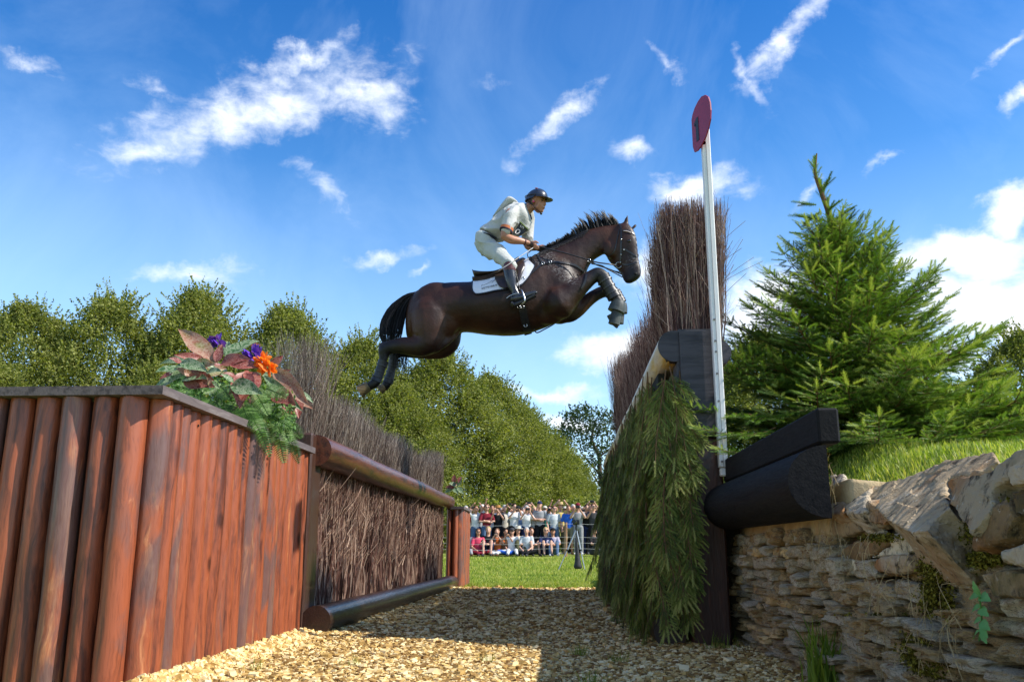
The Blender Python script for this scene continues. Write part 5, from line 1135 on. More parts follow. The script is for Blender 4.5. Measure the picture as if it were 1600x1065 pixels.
def limb(mb, pts, P=Zp, scale=2.958, k=14, flat=1.0, sub=4):
    """pts: (u,v,dy,radius in measured px) ; flat = lateral/in-plane ratio"""
    C = np.array([[*P(p[0], p[1], p[2]), p[3]/scale*PXM] for p in pts]); C = catmull(C, len(C)*sub); tube(mb, C[:, :3], C[:, 3], k, True, .5, flat, up=(0, 1, 0))
    for e in (C[0], C[-1]): sph(mb, e[:3], (e[3]*.96, e[3]*.96*flat, e[3]*.96), 12, 8)
hb = MB()
# trunk
loft(hb, [(296, 590, 278, 700, .09), (318, 556, 290, 770, .17), (360, 536, 350, 790, .235), (420, 520, 430, 770, .265), (490, 511, 500, 742, .262), (560, 508, 570, 735, .27), (640, 500, 650, 745, .29), (720, 474, 730, 750, .30), (790, 436, 820, 744, .285), (850, 398, 900, 722, .26), (905, 368, 975, 690, .225), (965, 352, 1040, 650, .19), (1015, 360, 1080, 600, .145), (1050, 400, 1095, 540, .09)], 32)
# neck
loft(hb, [(880, 385, 960, 600, .16), (935, 352, 1060, 560, .155), (985, 328, 1108, 480, .125), (1035, 305, 1122, 440, .105), (1090, 277, 1140, 412, .092), (1145, 254, 1168, 392, .082), (1200, 243, 1196, 376, .076), (1250, 238, 1225, 372, .074)], 24)
# head, turned a little toward the camera
HROT = lambda t: .30
HD = [(1262, 236, 1215, 300, .062, 0), (1300, 238, 1200, 345, .088, -.01), (1328, 262, 1205, 385, .098, -.02), (1343, 300, 1226, 415, .094, -.035), (1350, 345, 1252, 440, .078, -.05), (1353, 385, 1270, 462, .064, -.065), (1358, 420, 1278, 482, .058, -.08), (1366, 448, 1286, 498, .060, -.09), (1366, 474, 1298, 507, .052, -.10), (1350, 494, 1316, 510, .036, -.105)]
loft(hb, HD, 24, rot=HROT)
def hsph(u, v, dy, r): sph(hb, Zp(u, v, dy), r, 16, 10)
hsph(1225, 350, -.075, (.085, .04, .10)); hsph(1225, 350, .06, (.085, .035, .10))         # cheeks
hsph(1308, 298, -.10, (.045, .022, .032)); hsph(1352, 472, -.135, (.03, .022, .03)); hsph(1310, 500, -.09, (.045, .04, .028))  # brow, nostril, chin
# ears
def ear(c0, c1, dy0, dy1, r):
    a = Zp(*c0, dy0); b = Zp(*c1, dy1); C = np.linspace(a, b, 8); rr = np.interp(np.linspace(0, 1, 8), [0, .25, .6, 1], [.6*r, r, .8*r, .12*r]); tube(hb, C, rr, 12, True, .5, .5, up=(0, 1, 0))
ear((1293, 252), (1303, 188), -.05, -.06, .036); ear((1322, 262), (1350, 230), .03, .06, .028)
# muscles
hsph(420, 640, -.12, (.29, .135, .31)); hsph(420, 640, .12, (.29, .135, .31)); hsph(985, 530, -.13, (.18, .09, .26)); hsph(985, 530, .13, (.18, .09, .26)); hsph(1040, 540, -.08, (.11, .10, .14)); hsph(1040, 540, .08, (.11, .10, .14))
hsph(940, 640, -.10, (.18, .10, .14)); hsph(890, 460, -.13, (.13, .08, .17)); hsph(890, 460, .13, (.13, .08, .17))
# hind legs
limb(hb, [(392, 650, -.13, 102), (388, 725, -.155, 90), (376, 785, -.175, 64), (325, 802, -.175, 50), (262, 798, -.17, 42), (205, 806, -.155, 32)], flat=.80)
limb(hb, [(215, 800, -.155, 34), (180, 818, -.15, 33), (176, 850, -.15, 24), (164, 895, -.15, 18), (152, 935, -.15, 18), (138, 966, -.15, 26), (116, 982, -.15, 22), (100, 990, -.15, 22)], flat=.8)
limb(hb, [(205, 795, -.155, 14), (172, 790, -.155, 14), (160, 800, -.155, 13)], flat=.6)   # point of hock
limb(hb, [(440, 690, .13, 98), (470, 770, .15, 72), (455, 815, .15, 45), (400, 828, .15, 38), (320, 825, .15, 34), (250, 822, .15, 32)], flat=.8)
limb(hb, [(255, 818, .15, 32), (226, 832, .15, 31), (222, 868, .15, 22), (212, 910, .15, 17), (203, 945, .15, 17), (190, 975, .15, 24), (180, 992, .15, 20)], flat=.8)
limb(hb, [(500, 740, -.05, 30), (450, 770, -.12, 40), (410, 800, -.16, 40)], flat=.6)       # flank fold
# fore legs
limb(hb, [(985, 600, -.15, 88), (1035, 565, -.16, 62), (1085, 522, -.165, 47), (1130, 486, -.165, 37), (1165, 466, -.165, 33), (1188, 478, -.165, 32), (1202, 505, -.165, 27), (1225, 545, -.165, 26), (1246, 578, -.165, 28), (1258, 600, -.165, 30), (1256, 628, -.165, 25), (1250, 648, -.165, 24)], flat=.85)
limb(hb, [(990, 640, .12, 70), (1035, 655, .13, 42), (1070, 632, .14, 40), (1110, 598, .14, 36), (1160, 562, .14, 32), (1205, 545, .14, 31), (1236, 548, .14, 30), (1255, 570, .14, 26), (1268, 598, .14, 27), (1272, 625, .14, 24), (1268, 648, .14, 22)], flat=.85)
horse_me = remesh_union(hb, .0135, 14, 'horse', .5)
V = mesh_np(horse_me); _n = np.empty(len(V)*3); horse_me.vertices.foreach_get('normal', _n); _n = _n.reshape(-1, 3)
V = V+_n*(.0045*fbm(V*np.array([1, .6, .8]), 10, 77, 2)+.0016*np.abs(fbm(V, 30, 78, 2)))[:, None]; horse_me.vertices.foreach_set('co', V.ravel()); horse_me.update()
sw_ = np.zeros(len(V))
for p, rad in ((Hp(180, 440, -.2), .07), (Hp(330, 560, -.2), .06), (Hp(300, 540, -.2), .05), (Hp(120, 430, -.2), .06), (Hp(400, 620, -.2), .04), (Hp(900, 480, -.1), .03)): sw_ = np.maximum(sw_, np.clip(1-(np.linalg.norm((V-p)*np.array([1, .5, 1]), axis=1)-rad)/.06, 0, 1))
a4 = horse_me.attributes.new('sweat', 'FLOAT', 'POINT'); a4.data.foreach_set('value', sw_)
def world_bay(V):
    """bay coat: black lower legs and muzzle tip as skin pigment"""
    r_ = np.zeros(len(V))
    def near(p, rad, soft): return np.clip(1-(np.linalg.norm((V-p)*np.array([1, .6, 1]), axis=1)-rad)/soft, 0, 1)
    for p, rad in ((Zp(150, 900, -.15), .22), (Zp(205, 920, .15), .20), (Zp(180, 825, -.15), .07), (Zp(1235, 560, -.165), .16), (Zp(1262, 600, .14), .16), (Zp(1180, 480, -.165), .08), (Zp(1215, 550, .14), .09), (Zp(1345, 490, -.1), .05)): r_ = np.maximum(r_, near(p, rad, .12))
    return r_
at_ = horse_me.attributes.new('blk', 'FLOAT', 'POINT'); at_.data.foreach_set('value', world_bay(V))
wb = np.zeros(len(V)); 
for (u, v, w) in [(1342, 292, .006), (1350, 318, .010), (1354, 342, .010), (1357, 366, .008), (1359, 390, .006)]:
    p = Zp(u, v, -.10-.02); d = np.linalg.norm((V-p)*np.array([1, .55, .8]), axis=1); wb = np.maximum(wb, .8*np.clip(1-(d-w)/.010, 0, 1))
a2 = horse_me.attributes.new('white', 'FLOAT', 'POINT'); a2.data.foreach_set('value', wb)
rg = np.zeros(len(V)); 
for p, rad in ((Zp(1085, 600, .10), .05), (Zp(380, 850, 0), .05), (Zp(1240, 300, -.09), .05), (Zp(620, 735, 0), .1), (Zp(480, 700, -.15), .05), (Zp(330, 700, -.2), .1)): rg = np.maximum(rg, np.clip(1-(np.linalg.norm(V-p, axis=1)-rad)/.15, 0, 1))  # reddish coat areas; the forearm spot paints sunlight into the colour
a3 = horse_me.attributes.new('ginger', 'FLOAT', 'POINT'); a3.data.foreach_set('value', rg)
coat, nt, b, out = principled("bay_coat"); setbsdf(b, .42, .34, 0, .0, .0)
vv = coords(nt); n1 = noise_n(nt, vv, 3.2, 4); c = RAMP(nt, n1, [(.3, (.011, .0036, .0019)), (.55, (.027, .0086, .0038)), (.75, (.060, .020, .008))])
A_ = lambda nm: N(nt, 'ShaderNodeAttribute', attribute_name=nm).outputs['Fac']
c = MIX(nt, MATH(nt, 'MULTIPLY', A_('ginger'), .6), c, (.085, .030, .010)); c = MIX(nt, A_('blk'), c, (.006, .0052, .0055))
foam = noise_n(nt, coords(nt, (1, 1, 2.2)), 34, 6, .75, .8); c = MIX(nt, MATH(nt, 'MULTIPLY', MATH(nt, 'MULTIPLY', MATH(nt, 'SUBTRACT', foam, .50, clamp=True), 6, clamp=True), MATH(nt, 'MULTIPLY', A_('sweat'), .7)), c, (.45, .42, .40))
c = MIX(nt, A_('white'), c, (.62, .58, .52)); Lk(nt, c, b.inputs['Base Color'])
fine = noise_n(nt, coords(nt, (1, 1, 1)), 22, 5, .7); Lk(nt, MATH(nt, 'ADD', .32, MATH(nt, 'MULTIPLY', fine, .30)), b.inputs['Roughness'])
bump(nt, b, MATH(nt, 'ADD', fine, MATH(nt, 'MULTIPLY', noise_n(nt, vv, 7, 3), 1.2)), .35, .012)
horse_me.name = "body"; horse_me.materials.append(coat)
H0 = Vector(Zp(640, 640)); HO = empty("horse", tuple(H0), "dark bay horse leaping in mid-air between the two fences, black mane and tail", "horse")
hbody = link("body", horse_me, HO); hbody.location = -H0
dg = bpy.context.evaluated_depsgraph_get()
bvh = BVHTree.FromPolygons([tuple(v) for v in V], [tuple(p.vertices) for p in horse_me.polygons])
def onto(p, off=0.0, tree=None):
    """push a plane point onto the near flank"""
    T_ = tree or bvh; p = Vector(p); d = (p-CAMV).normalized(); h = T_.ray_cast(CAMV+d*4, d, 12)
    if h[0] is None: h = T_.find_nearest(p+Vector((0, -.1, 0)))
    n = h[1] if h[1].y < .2 else h[1]; return h[0]+n*off, n
def strap(name, pts, width, thick, mat, parent, P=Zp, off=.004, n=40, tree=None, mirror=False, loc=None):
    C = [Vector(c) for c in catmull([P(*p) for p in pts], n)]; Q = [onto(c, off, tree) for c in C]; pos = np.array([q[0] for q in Q]); 
    for _ in range(2): pos[1:-1] = (pos[:-2]+2*pos[1:-1]+pos[2:])/4
    R = []
    for i in range(n):
        t = Vector(pos[min(n-1, i+1)]-pos[max(0, i-1)]).normalized(); nn = Q[i][1]; s = t.cross(nn).normalized(); nn = s.cross(t); c = Vector(pos[i])
        R.append([c-s*width/2-nn*thick, c-s*width/2+nn*thick, c+s*width/2+nn*thick, c+s*width/2-nn*thick])
    R = np.array(R); mb = MB(); rings(mb, R)
    if mirror: R2 = R.copy(); R2[:, :, 1] = 2*HY-R2[:, :, 1]; rings(mb, R2[:, ::-1])
    return mb.build(name, mat, parent)
def patch(name, top, bot, mat, parent, P=Zp, nu=40, nv=14, off=.008, thick=.006, mirror=True, puff=0.0):
    T_ = catmull(top, nu); B_ = catmull(bot, nu); G = np.zeros((nu, nv, 3)); Nn = np.zeros((nu, nv, 3))
    for i in range(nu):
        for j in range(nv):
            s = j/(nv-1); u, v = T_[i]*(1-s)+B_[i]*s; h, n = onto(P(u, v), off+puff*math.sin(math.pi*i/(nu-1))**.5*math.sin(math.pi*s)**.5); G[i, j] = h; Nn[i, j] = n
    for _ in range(2): G[1:-1, 1:-1] = (G[:-2, 1:-1]+G[2:, 1:-1]+G[1:-1, :-2]+G[1:-1, 2:]+4*G[1:-1, 1:-1])/8
    mb = MB()
    def sheet(A, Bk):
        V_ = np.concatenate([A.reshape(-1, 3), Bk.reshape(-1, 3)]); o = nu*nv; i = np.arange(nu-1)[:, None]*nv; j = np.arange(nv-1)[None]; F = np.stack([i+j, i+j+1, i+nv+j+1, i+nv+j], -1).reshape(-1, 4)
        mb.add(V_, np.vstack([F, F[:, ::-1]+o])); rim = [k for k in range(0, nv)]+[i_*nv+nv-1 for i_ in range(1, nu)]+[(nu-1)*nv+k for k in range(nv-2, -1, -1)]+[i_*nv for i_ in range(nu-2, 0, -1)]
        r = np.array(rim); r2 = np.roll(r, -1); mb.add(V_, np.stack([r, r+o, r2+o, r2], 1))
    sheet(G+Nn*thick, G-Nn*.004)
    if mirror: A = G+Nn*thick; Bk = G-Nn*.004; A[:, :, 1] = 2*HY-A[:, :, 1]; Bk[:, :, 1] = 2*HY-Bk[:, :, 1]; sheet(A[:, ::-1], Bk[:, ::-1])
    return mb.build(name, mat, parent, True)
leather = simple("black_leather", [(.012, .011, .012), (.028, .025, .026)], 30, .32, .5, .3, .002); brownl = simple("dark_brown_saddle_leather", [(.020, .012, .010), (.05, .028, .022)], 14, .3, .5, .3, .002)
steelt = simple("bit_steel", [(.55, .55, .56)], metal=1, rough=.25, bmp=0); hairm = simple("black_horse_hair", [(.005, .005, .006), (.012, .011, .013)], 6, .5, .3, 0, attr=.9)
hoofm = simple("hoof_horn", [(.07, .045, .018), (.20, .13, .05)], 20, .45, .4, .4, .002, stretch=(1, 1, 3)); padm = simple("white_saddlecloth_cotton", [(.66, .67, .74), (.80, .80, .84)], 8, .8, .2, .5, .006, 14)
bootm = simple("black_leg_boot", [(.012, .012, .014), (.03, .03, .033)], 12, .4, .4, .5, .004); bellm = simple("dark_rubber_overreach_boot", [(.02, .026, .024), (.07, .08, .075)], 9, .5, .4, .6, .006)
# hooves
def hoof(name, P0, P1, r0, r1, dy, lab=None, mat=hoofm):
    a = Zp(*P0, dy); b_ = Zp(*P1, dy); mb = MB(); C = np.linspace(a, b_, 5); tube(mb, C, np.linspace(r0, r1, 5), 16, True, .5, .85, up=(0, 1, 0)); return mb.build(name, mat, HO, True)
hoof("hoof", (108, 984), (64, 1012), .052, .066, -.15); hoof("hoof", (184, 984), (158, 1005), .040, .050, .15)
hoof("hoof", (1254, 640), (1240, 700), .052, .058, -.165, mat=bellm); hoof("hoof", (1270, 640), (1262, 695), .045, .052, .14, mat=bellm)
mb = MB(); tip = [Zp(1222, 655, -.16), Zp(1240, 690, -.16), Zp(1256, 716, -.16)]; tube(mb, tip, (.036, .034, .012), 10, True, .5, .8, up=(0, 1, 0)); mb.build("hoof_toe", bellm, HO, True)
# leg boots and overreach boots
def bootg(pts, dy, name="leg_boot", mat=bootm, flat=.9):
    mb = MB(); C = np.array([[*Zp(p[0], p[1], dy), p[2]/2.958*PXM] for p in pts]); C = catmull(C, len(C)*4); tube(mb, C[:, :3], C[:, 3], 18, True, .5, flat, up=(0, 1, 0)); return mb.build(name, mat, HO, True)
for (pts, dy) in (([(1186, 478, 37), (1204, 508, 33), (1226, 546, 32), (1244, 578, 35)], -.165), ([(1242, 552, 33), (1256, 574, 31), (1270, 602, 33)], .14), ([(176, 868, 27), (164, 900, 23), (151, 938, 23), (140, 962, 28)], -.15), ([(222, 868, 25), (212, 910, 21), (202, 950, 24), (194, 970, 26)], .15)):
    bo = bootg(pts, dy)
    for k in range(3):
        a = np.array(pts[0], float)*(1-(.2+.28*k))+np.array(pts[-1], float)*(.2+.28*k); a2_ = a+(np.array(pts[-1], float)-np.array(pts[0], float))*.05
        r_ = np.interp(.2+.28*k, [0, .5, 1], [pts[0][2], pts[1][2], pts[-1][2]])+2.5; mb = MB(); tube(mb, [Zp(a[0], a[1], dy), Zp(a2_[0], a2_[1], dy)], r_/2.958*PXM, 18, True, .5, .92, up=(0, 1, 0)); mb.build("boot_strap", simple("boot_strap_grey", [(.045, .045, .05)], rough=.4, bmp=0) if 'boot_strap_grey' not in bpy.data.materials else bpy.data.materials['boot_strap_grey'], bo)
bootg([(1262, 590, 30), (1258, 612, 37), (1250, 640, 41)], -.165, "overreach_boot", bellm); bootg([(1274, 600, 27), (1272, 620, 33), (1268, 644, 37)], .14, "overreach_boot", bellm)
# tail
mb = MB(); random.seed(8)
tail_c = [(326, 556), (284, 578), (244, 628), (218, 690), (208, 745), (210, 795)]
for i in range(760):
    o = random.gauss(0, 1); dy = random.gauss(0, .035); w = random.uniform(-1, 1)
    pts = []
    for k, (u, v) in enumerate(tail_c):
        s = k/5; sprd = (4, 18, 42, 54, 52, 36)[k]; nx = (.5, .75, .9, 1, 1, 1)[k]; pts.append(Zp(u+w*sprd*nx+random.gauss(0, 1.5), v+w*sprd*(.9, .55, .3, .1, 0, 0)[k]+random.gauss(0, 1.5), dy*(1+s)))
    L = random.randint(4, 6); C = catmull(pts[:L], 12); tube(mb, C, np.linspace(.004, .0012, 12), 3, False, random.random())
for i in range(70):
    u0 = random.uniform(225, 285); C = catmull([Zp(u0, 790, .05), Zp(u0+random.uniform(-8, 14), 850, .05), Zp(u0+random.uniform(-20, 22), 905+random.uniform(-20, 40), .05)], 8); tube(mb, C, np.linspace(.0035, .001, 8), 3, False, random.random())
loft(mb, [(330, 553, 322, 570, .02), (288, 566, 278, 592, .03), (246, 600, 266, 650, .035), (200, 660, 248, 695, .035), (182, 715, 240, 730, .03), (190, 750, 225, 752, .02)], 12)
mb.build("tail", hairm, HO, True, kind='stuff')
# mane
mb = MB()
crest = [(905, 352), (960, 330), (1020, 302), (1070, 278), (1110, 262), (1160, 246), (1215, 236), (1262, 232)]
cr = catmull(crest, 200)
for i in range(900):
    k = random.randint(0, 199); u, v = cr[k]; f = k/199; up_ = float(np.interp(f, [0, .35, .5, .7, .85, 1], [10, 16, 36, 62, 58, 26]))*random.uniform(.55, 1.08)*(1+.15*math.sin(k*.9)); back = up_*(.55+.3*math.sin(k*.33)+random.gauss(0, .08))
    dy = random.uniform(-.03, .03); C = catmull([Zp(u, v+8, dy), Zp(u-back*.42, v-up_*.55, dy*1.5), Zp(u-back, v-up_, dy*1.8)], 6); tube(mb, C, np.linspace(.0042, .0012, 6), 3, False, random.random())
for i in range(420): # strands lying on the near side
    k = random.randint(0, 120); u, v = cr[k]; C = []
    for s in (0, .4, 1): q, n_ = onto(Zp(u-22*s+random.gauss(0, 3), v+6+s*random.uniform(18, 34)), .006); C.append(q)
    tube(mb, catmull(C, 6), np.linspace(.0035, .001, 6), 3, False, random.random())
for i in range(40): # forelock
    C = catmull([Zp(1300, 240, -.03), Zp(1325, 262+random.uniform(-6, 6), -.08), Zp(1336+random.uniform(-8, 4), 290+random.uniform(-10, 14), -.11)], 6); tube(mb, C, np.linspace(.003, .001, 6), 3, False, random.random())
mb.build("mane", hairm, HO, True, kind='stuff')
# eye, nostril
q, n_ = onto(Hp(868, 300), -.004); mb = MB(); sph(mb, q, (.022, .016, .017), 14, 10); mb.build("eye", simple("horse_eye", [(.008, .005, .004)], rough=.06, bmp=0, spec=.8), HO, True)
q, n_ = onto(Hp(922, 572), .0); mb = MB(); sph(mb, q, (.019, .008, .015), 12, 8); mb.build("nostril", simple("nostril_dark", [(.004, .003, .003)], rough=.7, bmp=0), HO, True)
strap("mouth_line", [(880, 640), (850, 628), (822, 606)], .004, .001, bpy.data.materials['nostril_dark'], HO, Hp, .001, 14)
# bridle
BR = empty("bridle", tuple(H0), parent=None); BR.parent = HO; BR.location = (0, 0, 0)
w_ = .017
for pts, w in (([(785, 160), (800, 185), (803, 260), (802, 340), (800, 420), (796, 478)], w_), ([(812, 215), (850, 214), (890, 228), (915, 255)], .016), ([(822, 365), (862, 388), (905, 415), (945, 440)], w_), ([(812, 490), (850, 500), (900, 490), (948, 470)], .012),
               ([(790, 200), (760, 330), (735, 400), (690, 425)], .010), ([(700, 430), (640, 420)], .008)):
    strap("bridle_strap", pts, w, .003, leather, BR, Hp, .004, 26)
q, _ = onto(Hp(870, 215), .014)
strap("browband_trim", [(822, 220), (850, 222), (886, 236)], .006, .004, simple("white_red_trim", [(.6, .5, .48)], bmp=0), BR, Hp, .007, 14)
def ring(name, c, R, r, mat, parent, ax=(0, 1, 0)):
    a = Vector(ax).normalized(); e = a.orthogonal().normalized(); f = a.cross(e); P = [Vector(c)+(e*math.cos(t)+f*math.sin(t))*R for t in np.linspace(0, 2*np.pi, 17)]; mb = MB(); tube(mb, P, r, 6, False); return mb.build(name, mat, parent, True)
bitc, _ = onto(Hp(785, 500), .012); ring("bit_ring", bitc, .030, .0035, steelt, BR)
for (u, v) in ((805, 290), (825, 376), (800, 480), (803, 415)):
    q, _ = onto(Hp(u, v), .010); mb = MB(); sph(mb, q, .008, 8, 6); mb.build("buckle", steelt, BR, True)
# reins and martingale
def cord(name, P, r, mat, parent, n=24, k=6, flat=1.0):
    mb = MB(); tube(mb, catmull(P, n), r, k, True, .5, flat); return mb.build(name, mat, parent, True)
hand = Rp(535, 462, -.16); hand2 = Rp(560, 470, .06)
cord("rein", [np.array(bitc)+np.array([0, -.004, -.01]), Hp(700, 492, -.16), Hp(600, 478, -.19), Hp(470, 440, -.2), Hp(330, 400, -.2), Hp(200, 368, -.18), hand], .007, leather, BR)
cord("rein", [Zp(1300, 478, .10), Hp(690, 530, .10), Hp(600, 500, .12), Hp(520, 455, .14), Hp(300, 380, .14), hand2], .007, leather, BR)
cord("martingale_strap", [Hp(810, 600, -.10), Hp(740, 562, -.12), Hp(660, 520, -.14), Hp(580, 490, -.12), Hp(535, 478, -.13)], .006, leather, BR); cord("martingale_strap", [Hp(790, 560, .05), Hp(700, 540, .05), Hp(640, 505, .05), Hp(555, 490, .0)], .006, leather, BR)
cord("rein_loop", [hand, Rp(480, 500, -.1), Rp(462, 520, -.12), Rp(475, 545, -.14), Rp(520, 520, -.16)], .005, leather, BR)
ring("rein_ring", Hp(535, 462, -.17), .016, .003, steelt, BR)
strap("breastplate", [(520, 590), (480, 545), (420, 505), (340, 487), (240, 478), (150, 492), (90, 540), (20, 600), (-60, 690), (-105, 760)], .022, .004, leather, HO, Hp, .006, 60, mirror=True)
strap("breastplate_neck_strap", [(150, 492), (118, 440), (110, 410)], .018, .004, leather, HO, Hp, .006, 14, mirror=True)
for (u, v) in ((150, 492), (-10, 615), (212, 480)):
    q, _ = onto(Hp(u, v), .014); ring("breastplate_ring", q, .014, .003, steelt, HO)
strap("martingale_chest_strap", [(515, 585), (500, 640), (470, 700)], .02, .004, leather, HO, Hp, .006, 14)
cord("girth_loop", [Zp(870, 722, -.05), Zp(885, 738, -.05), Zp(920, 722, -.03), Zp(960, 700, 0), Zp(990, 676, 0)], .007, leather, HO)
# saddlecloth, saddle, girth
cl = patch("saddlecloth", [(590, 500), (650, 484), (712, 458), (762, 430), (800, 402), (832, 388)], [(588, 540), (604, 561), (660, 552), (742, 538), (820, 510), (874, 432)], padm, HO, nu=50, nv=16, off=.006, thick=.007)
pipe = [(586, 505), (584, 530), (590, 550), (606, 562), (650, 556), (700, 545), (750, 538), (800, 530), (835, 498), (862, 462), (876, 432), (868, 405), (850, 392), (828, 387)]
strap("piping", pipe, .012, .006, leather, cl, Zp, .010, 70, mirror=True)
bhcl = None
# lettering and little vehicle-outline logo on the cloth
letm = simple("black_cloth_print", [(.02, .02, .025)], bmp=0)
def glyph(name, strokes, org_, ex, ey, wd, parent, off=.019):
    mb = MB()
    for st in strokes:
        pts = [np.array(org_)+np.array(ex)*a+np.array(ey)*b_ for a, b_ in st]; C = [onto(Zp(*p), off)[0] for p in pts]
        tube(mb, C if len(C) > 2 else [C[0], C[0].lerp(C[1], .5), C[1]], wd, 4)
    return mb.build(name, letm, parent)
GL = {'D': [[(0, 0), (0, 1), (.5, .95), (.7, .5), (.5, .05), (0, 0)]], 'E': [[(.7, 1), (0, 1), (0, 0), (.7, 0)], [(0, .5), (.6, .5)]], 'F': [[(.7, 1), (0, 1), (0, 0)], [(0, .5), (.6, .5)]], 'N': [[(0, 0), (0, 1), (.7, 0), (.7, 1)]], 'R': [[(0, 0), (0, 1), (.6, .9), (.6, .6), (0, .5)], [(.25, .5), (.7, 0)]]}
for i, ch in enumerate("DEFENDER"): 
    if i < 8: glyph("letter", GL[ch], (632+i*9.0, 543-i*2.2), (7.0, -1.6), (-.6, -6.5), .0018, cl)
glyph("logo_outline", [[(0, 0), (.05, .8), (.25, 1), (.3, .6)], [(.4, .5), (1.4, .9), (2.2, 1.6)], [(2.0, .6), (2.6, 1.7), (3.0, 1.4)]], (630, 532), (24, -6), (-1, -9), .0016, cl)
# saddle: seat loft with a real cross-section + flaps
sm = MB()
for i in range(1): pass
seat = [(586, 452, 590, 468, .09), (598, 456, 604, 494, .12), (640, 464, 640, 490, .14), (690, 462, 690, 482, .135), (735, 440, 738, 474, .12), (775, 405, 780, 460, .10), (800, 388, 808, 430, .08)]
loft(sm, seat, 20); sadd = sm.build("saddle", brownl, HO, True)
patch("saddle_panel", [(588, 482), (640, 478), (700, 466), (760, 440), (790, 420)], [(590, 506), (640, 500), (700, 482), (760, 456), (800, 430)], brownl, sadd, nu=24, nv=6, off=.02, thick=.03)
patch("saddle_flap", [(694, 468), (730, 452), (765, 430), (800, 395), (828, 402)], [(694, 500), (712, 530), (745, 538), (775, 525), (808, 500)], brownl, sadd, nu=30, nv=14, off=.020, thick=.012)
patch("knee_block", [(788, 404), (800, 396), (816, 396), (828, 410)], [(786, 500), (796, 508), (808, 498), (832, 440)], brownl, sadd, nu=24, nv=14, off=.030, thick=.012, puff=.018)
strap("girth", [(808, 560), (812, 600), (820, 640), (828, 680), (836, 712), (842, 730)], .075, .006, leather, HO, Zp, .006, 30, mirror=True)
for k, (u, v) in enumerate(((800, 618), (816, 618), (830, 700))):
    q, _ = onto(Zp(u, v), .016); ring("girth_buckle", q, .016, .003, steelt, HO)

# ================================================================ rider
RO_ = Rp(240, 470, 0); RI = empty("person", tuple(RO_), "rider in pale shirt, breeches and navy helmet crouched on the leaping horse", "person")
RS = 4.4375
def rl(mb, pts, k=14, flat=1.0): limb(mb, pts, Rp, RS, k, flat)
def rs(mb, u, v, dy, r, n=14): sph(mb, Rp(u, v, dy), r, n, 10)
skinm = simple("rider_skin", [(.36, .155, .09), (.46, .215, .13)], 14, .42, .4, .2, .002, 60)
mb = MB()
# torso core, neck, head
rl(mb, [(150, 420, 0, 60), (230, 340, 0, 62), (320, 280, 0, 66), (400, 235, 0, 58)], flat=1.1)
rl(mb, [(430, 240, -.01, 44), (462, 215, -.02, 37), (488, 185, -.03, 38)])
hc = Vector(Rp(528, 160, -.04)); fd = Vector((.86, -.48, -.14)).normalized(); sd = fd.cross(Vector((0, 0, 1))).normalized(); ud = sd.cross(fd).normalized()
HM = np.array([list(fd), list(sd), list(ud)]).T     # columns: forward, right(-ish), up
def hp(f, s, u): return np.array(hc)+HM@np.array([f, s, u])
def hell(f, s, u, rf, rs_, ru, n=16): 
    m2 = MB(); sph(m2, (0, 0, 0), (rf, rs_, ru), n, 12); V_ = m2.V[0]@HM.T+hp(f, s, u)
    nV = len(V_); k0 = 0
    for l, c in zip(m2.L, m2.C): pass
    V0 = np.concatenate(m2.V)@HM.T+hp(f, s, u); off = 0; mb.add(V0, np.array([m2.L[0].reshape(-1, 4)]).reshape(-1, 4)); mb.add(V0, (m2.L[1]).reshape(-1, 3)); mb.add(V0, (m2.L[2]).reshape(-1, 3))
hell(-.01, 0, .04, .098, .076, .105); hell(.035, 0, -.035, .062, .054, .085); hell(.062, 0, -.095, .028, .030, .024)   # cranium, face, chin
hell(.098, 0, -.018, .016, .012, .026, 10); hell(.106, 0, -.034, .013, .014, .010, 10)                                  # nose
hell(.090, 0, -.064, .014, .022, .006, 10); hell(.086, 0, -.074, .014, .020, .007, 10)                                  # lips
for s in (-1, 1):
    hell(.072, s*.030, .018, .018, .022, .009, 10); hell(.06, s*.042, -.03, .02, .016, .03, 10); hell(-.005, s*.076, -.012, .02, .010, .032, 10); hell(.02, s*.048, -.062, .04, .014, .03, 10)
# arms
near = [(345, 235, -.20, 40), (322, 320, -.24, 36), (302, 395, -.25, 31), (350, 418, -.235, 33), (410, 428, -.20, 26), (452, 438, -.17, 19), (478, 448, -.155, 19)]
rl(mb, near[:3]); rl(mb, near[2:])
far = [(450, 240, .17, 38), (468, 330, .20, 34), (458, 420, .19, 30), (468, 470, .12, 25), (520, 480, .06, 18)]
rl(mb, far)
for (u0, v0, dy0, sgn) in ((480, 450, -.155, 1), (530, 478, .05, -1)):   # hands: palm + fingers closed round the rein
    rl(mb, [(u0, v0, dy0, 20), (u0+28, v0+6, dy0, 21)], flat=.7)
    for k in range(4):
        a = (u0+24+k*7, v0-2+k*5, dy0-.018*sgn); rl(mb, [(a[0], a[1], a[2], 7), (a[0]+13, a[1]+6, a[2]-.016*sgn, 6.8), (a[0]+8, a[1]+22, a[2]-.004*sgn, 6.2), (a[0]-6, a[1]+20, a[2]+.012*sgn, 5.5)], 8)
    rl(mb, [(u0+10, v0-12, dy0, 8), (u0+38, v0-20, dy0+.0, 7.5), (u0+58, v0-8, dy0-.005, 6.5)], 8)
for sx in (-1, 1): rl(mb, [(165, 445, .06*sx, 48), (220, 488, .14*sx, 44), (275, 530, .23*sx, 36), (320, 570, .30*sx, 28), (338, 600, .335*sx, 24), (338, 640, .342*sx, 24), (346, 690, .352*sx, 22), (358, 740, .362*sx, 17), (372, 775, .372*sx, 15)], flat=.8)
me = remesh_union(mb, .0075, 3, 'rb'); me.name = "body"; me.materials.append(skinm); rb = link("body", me, RI); rb.location = -Vector(RO_)
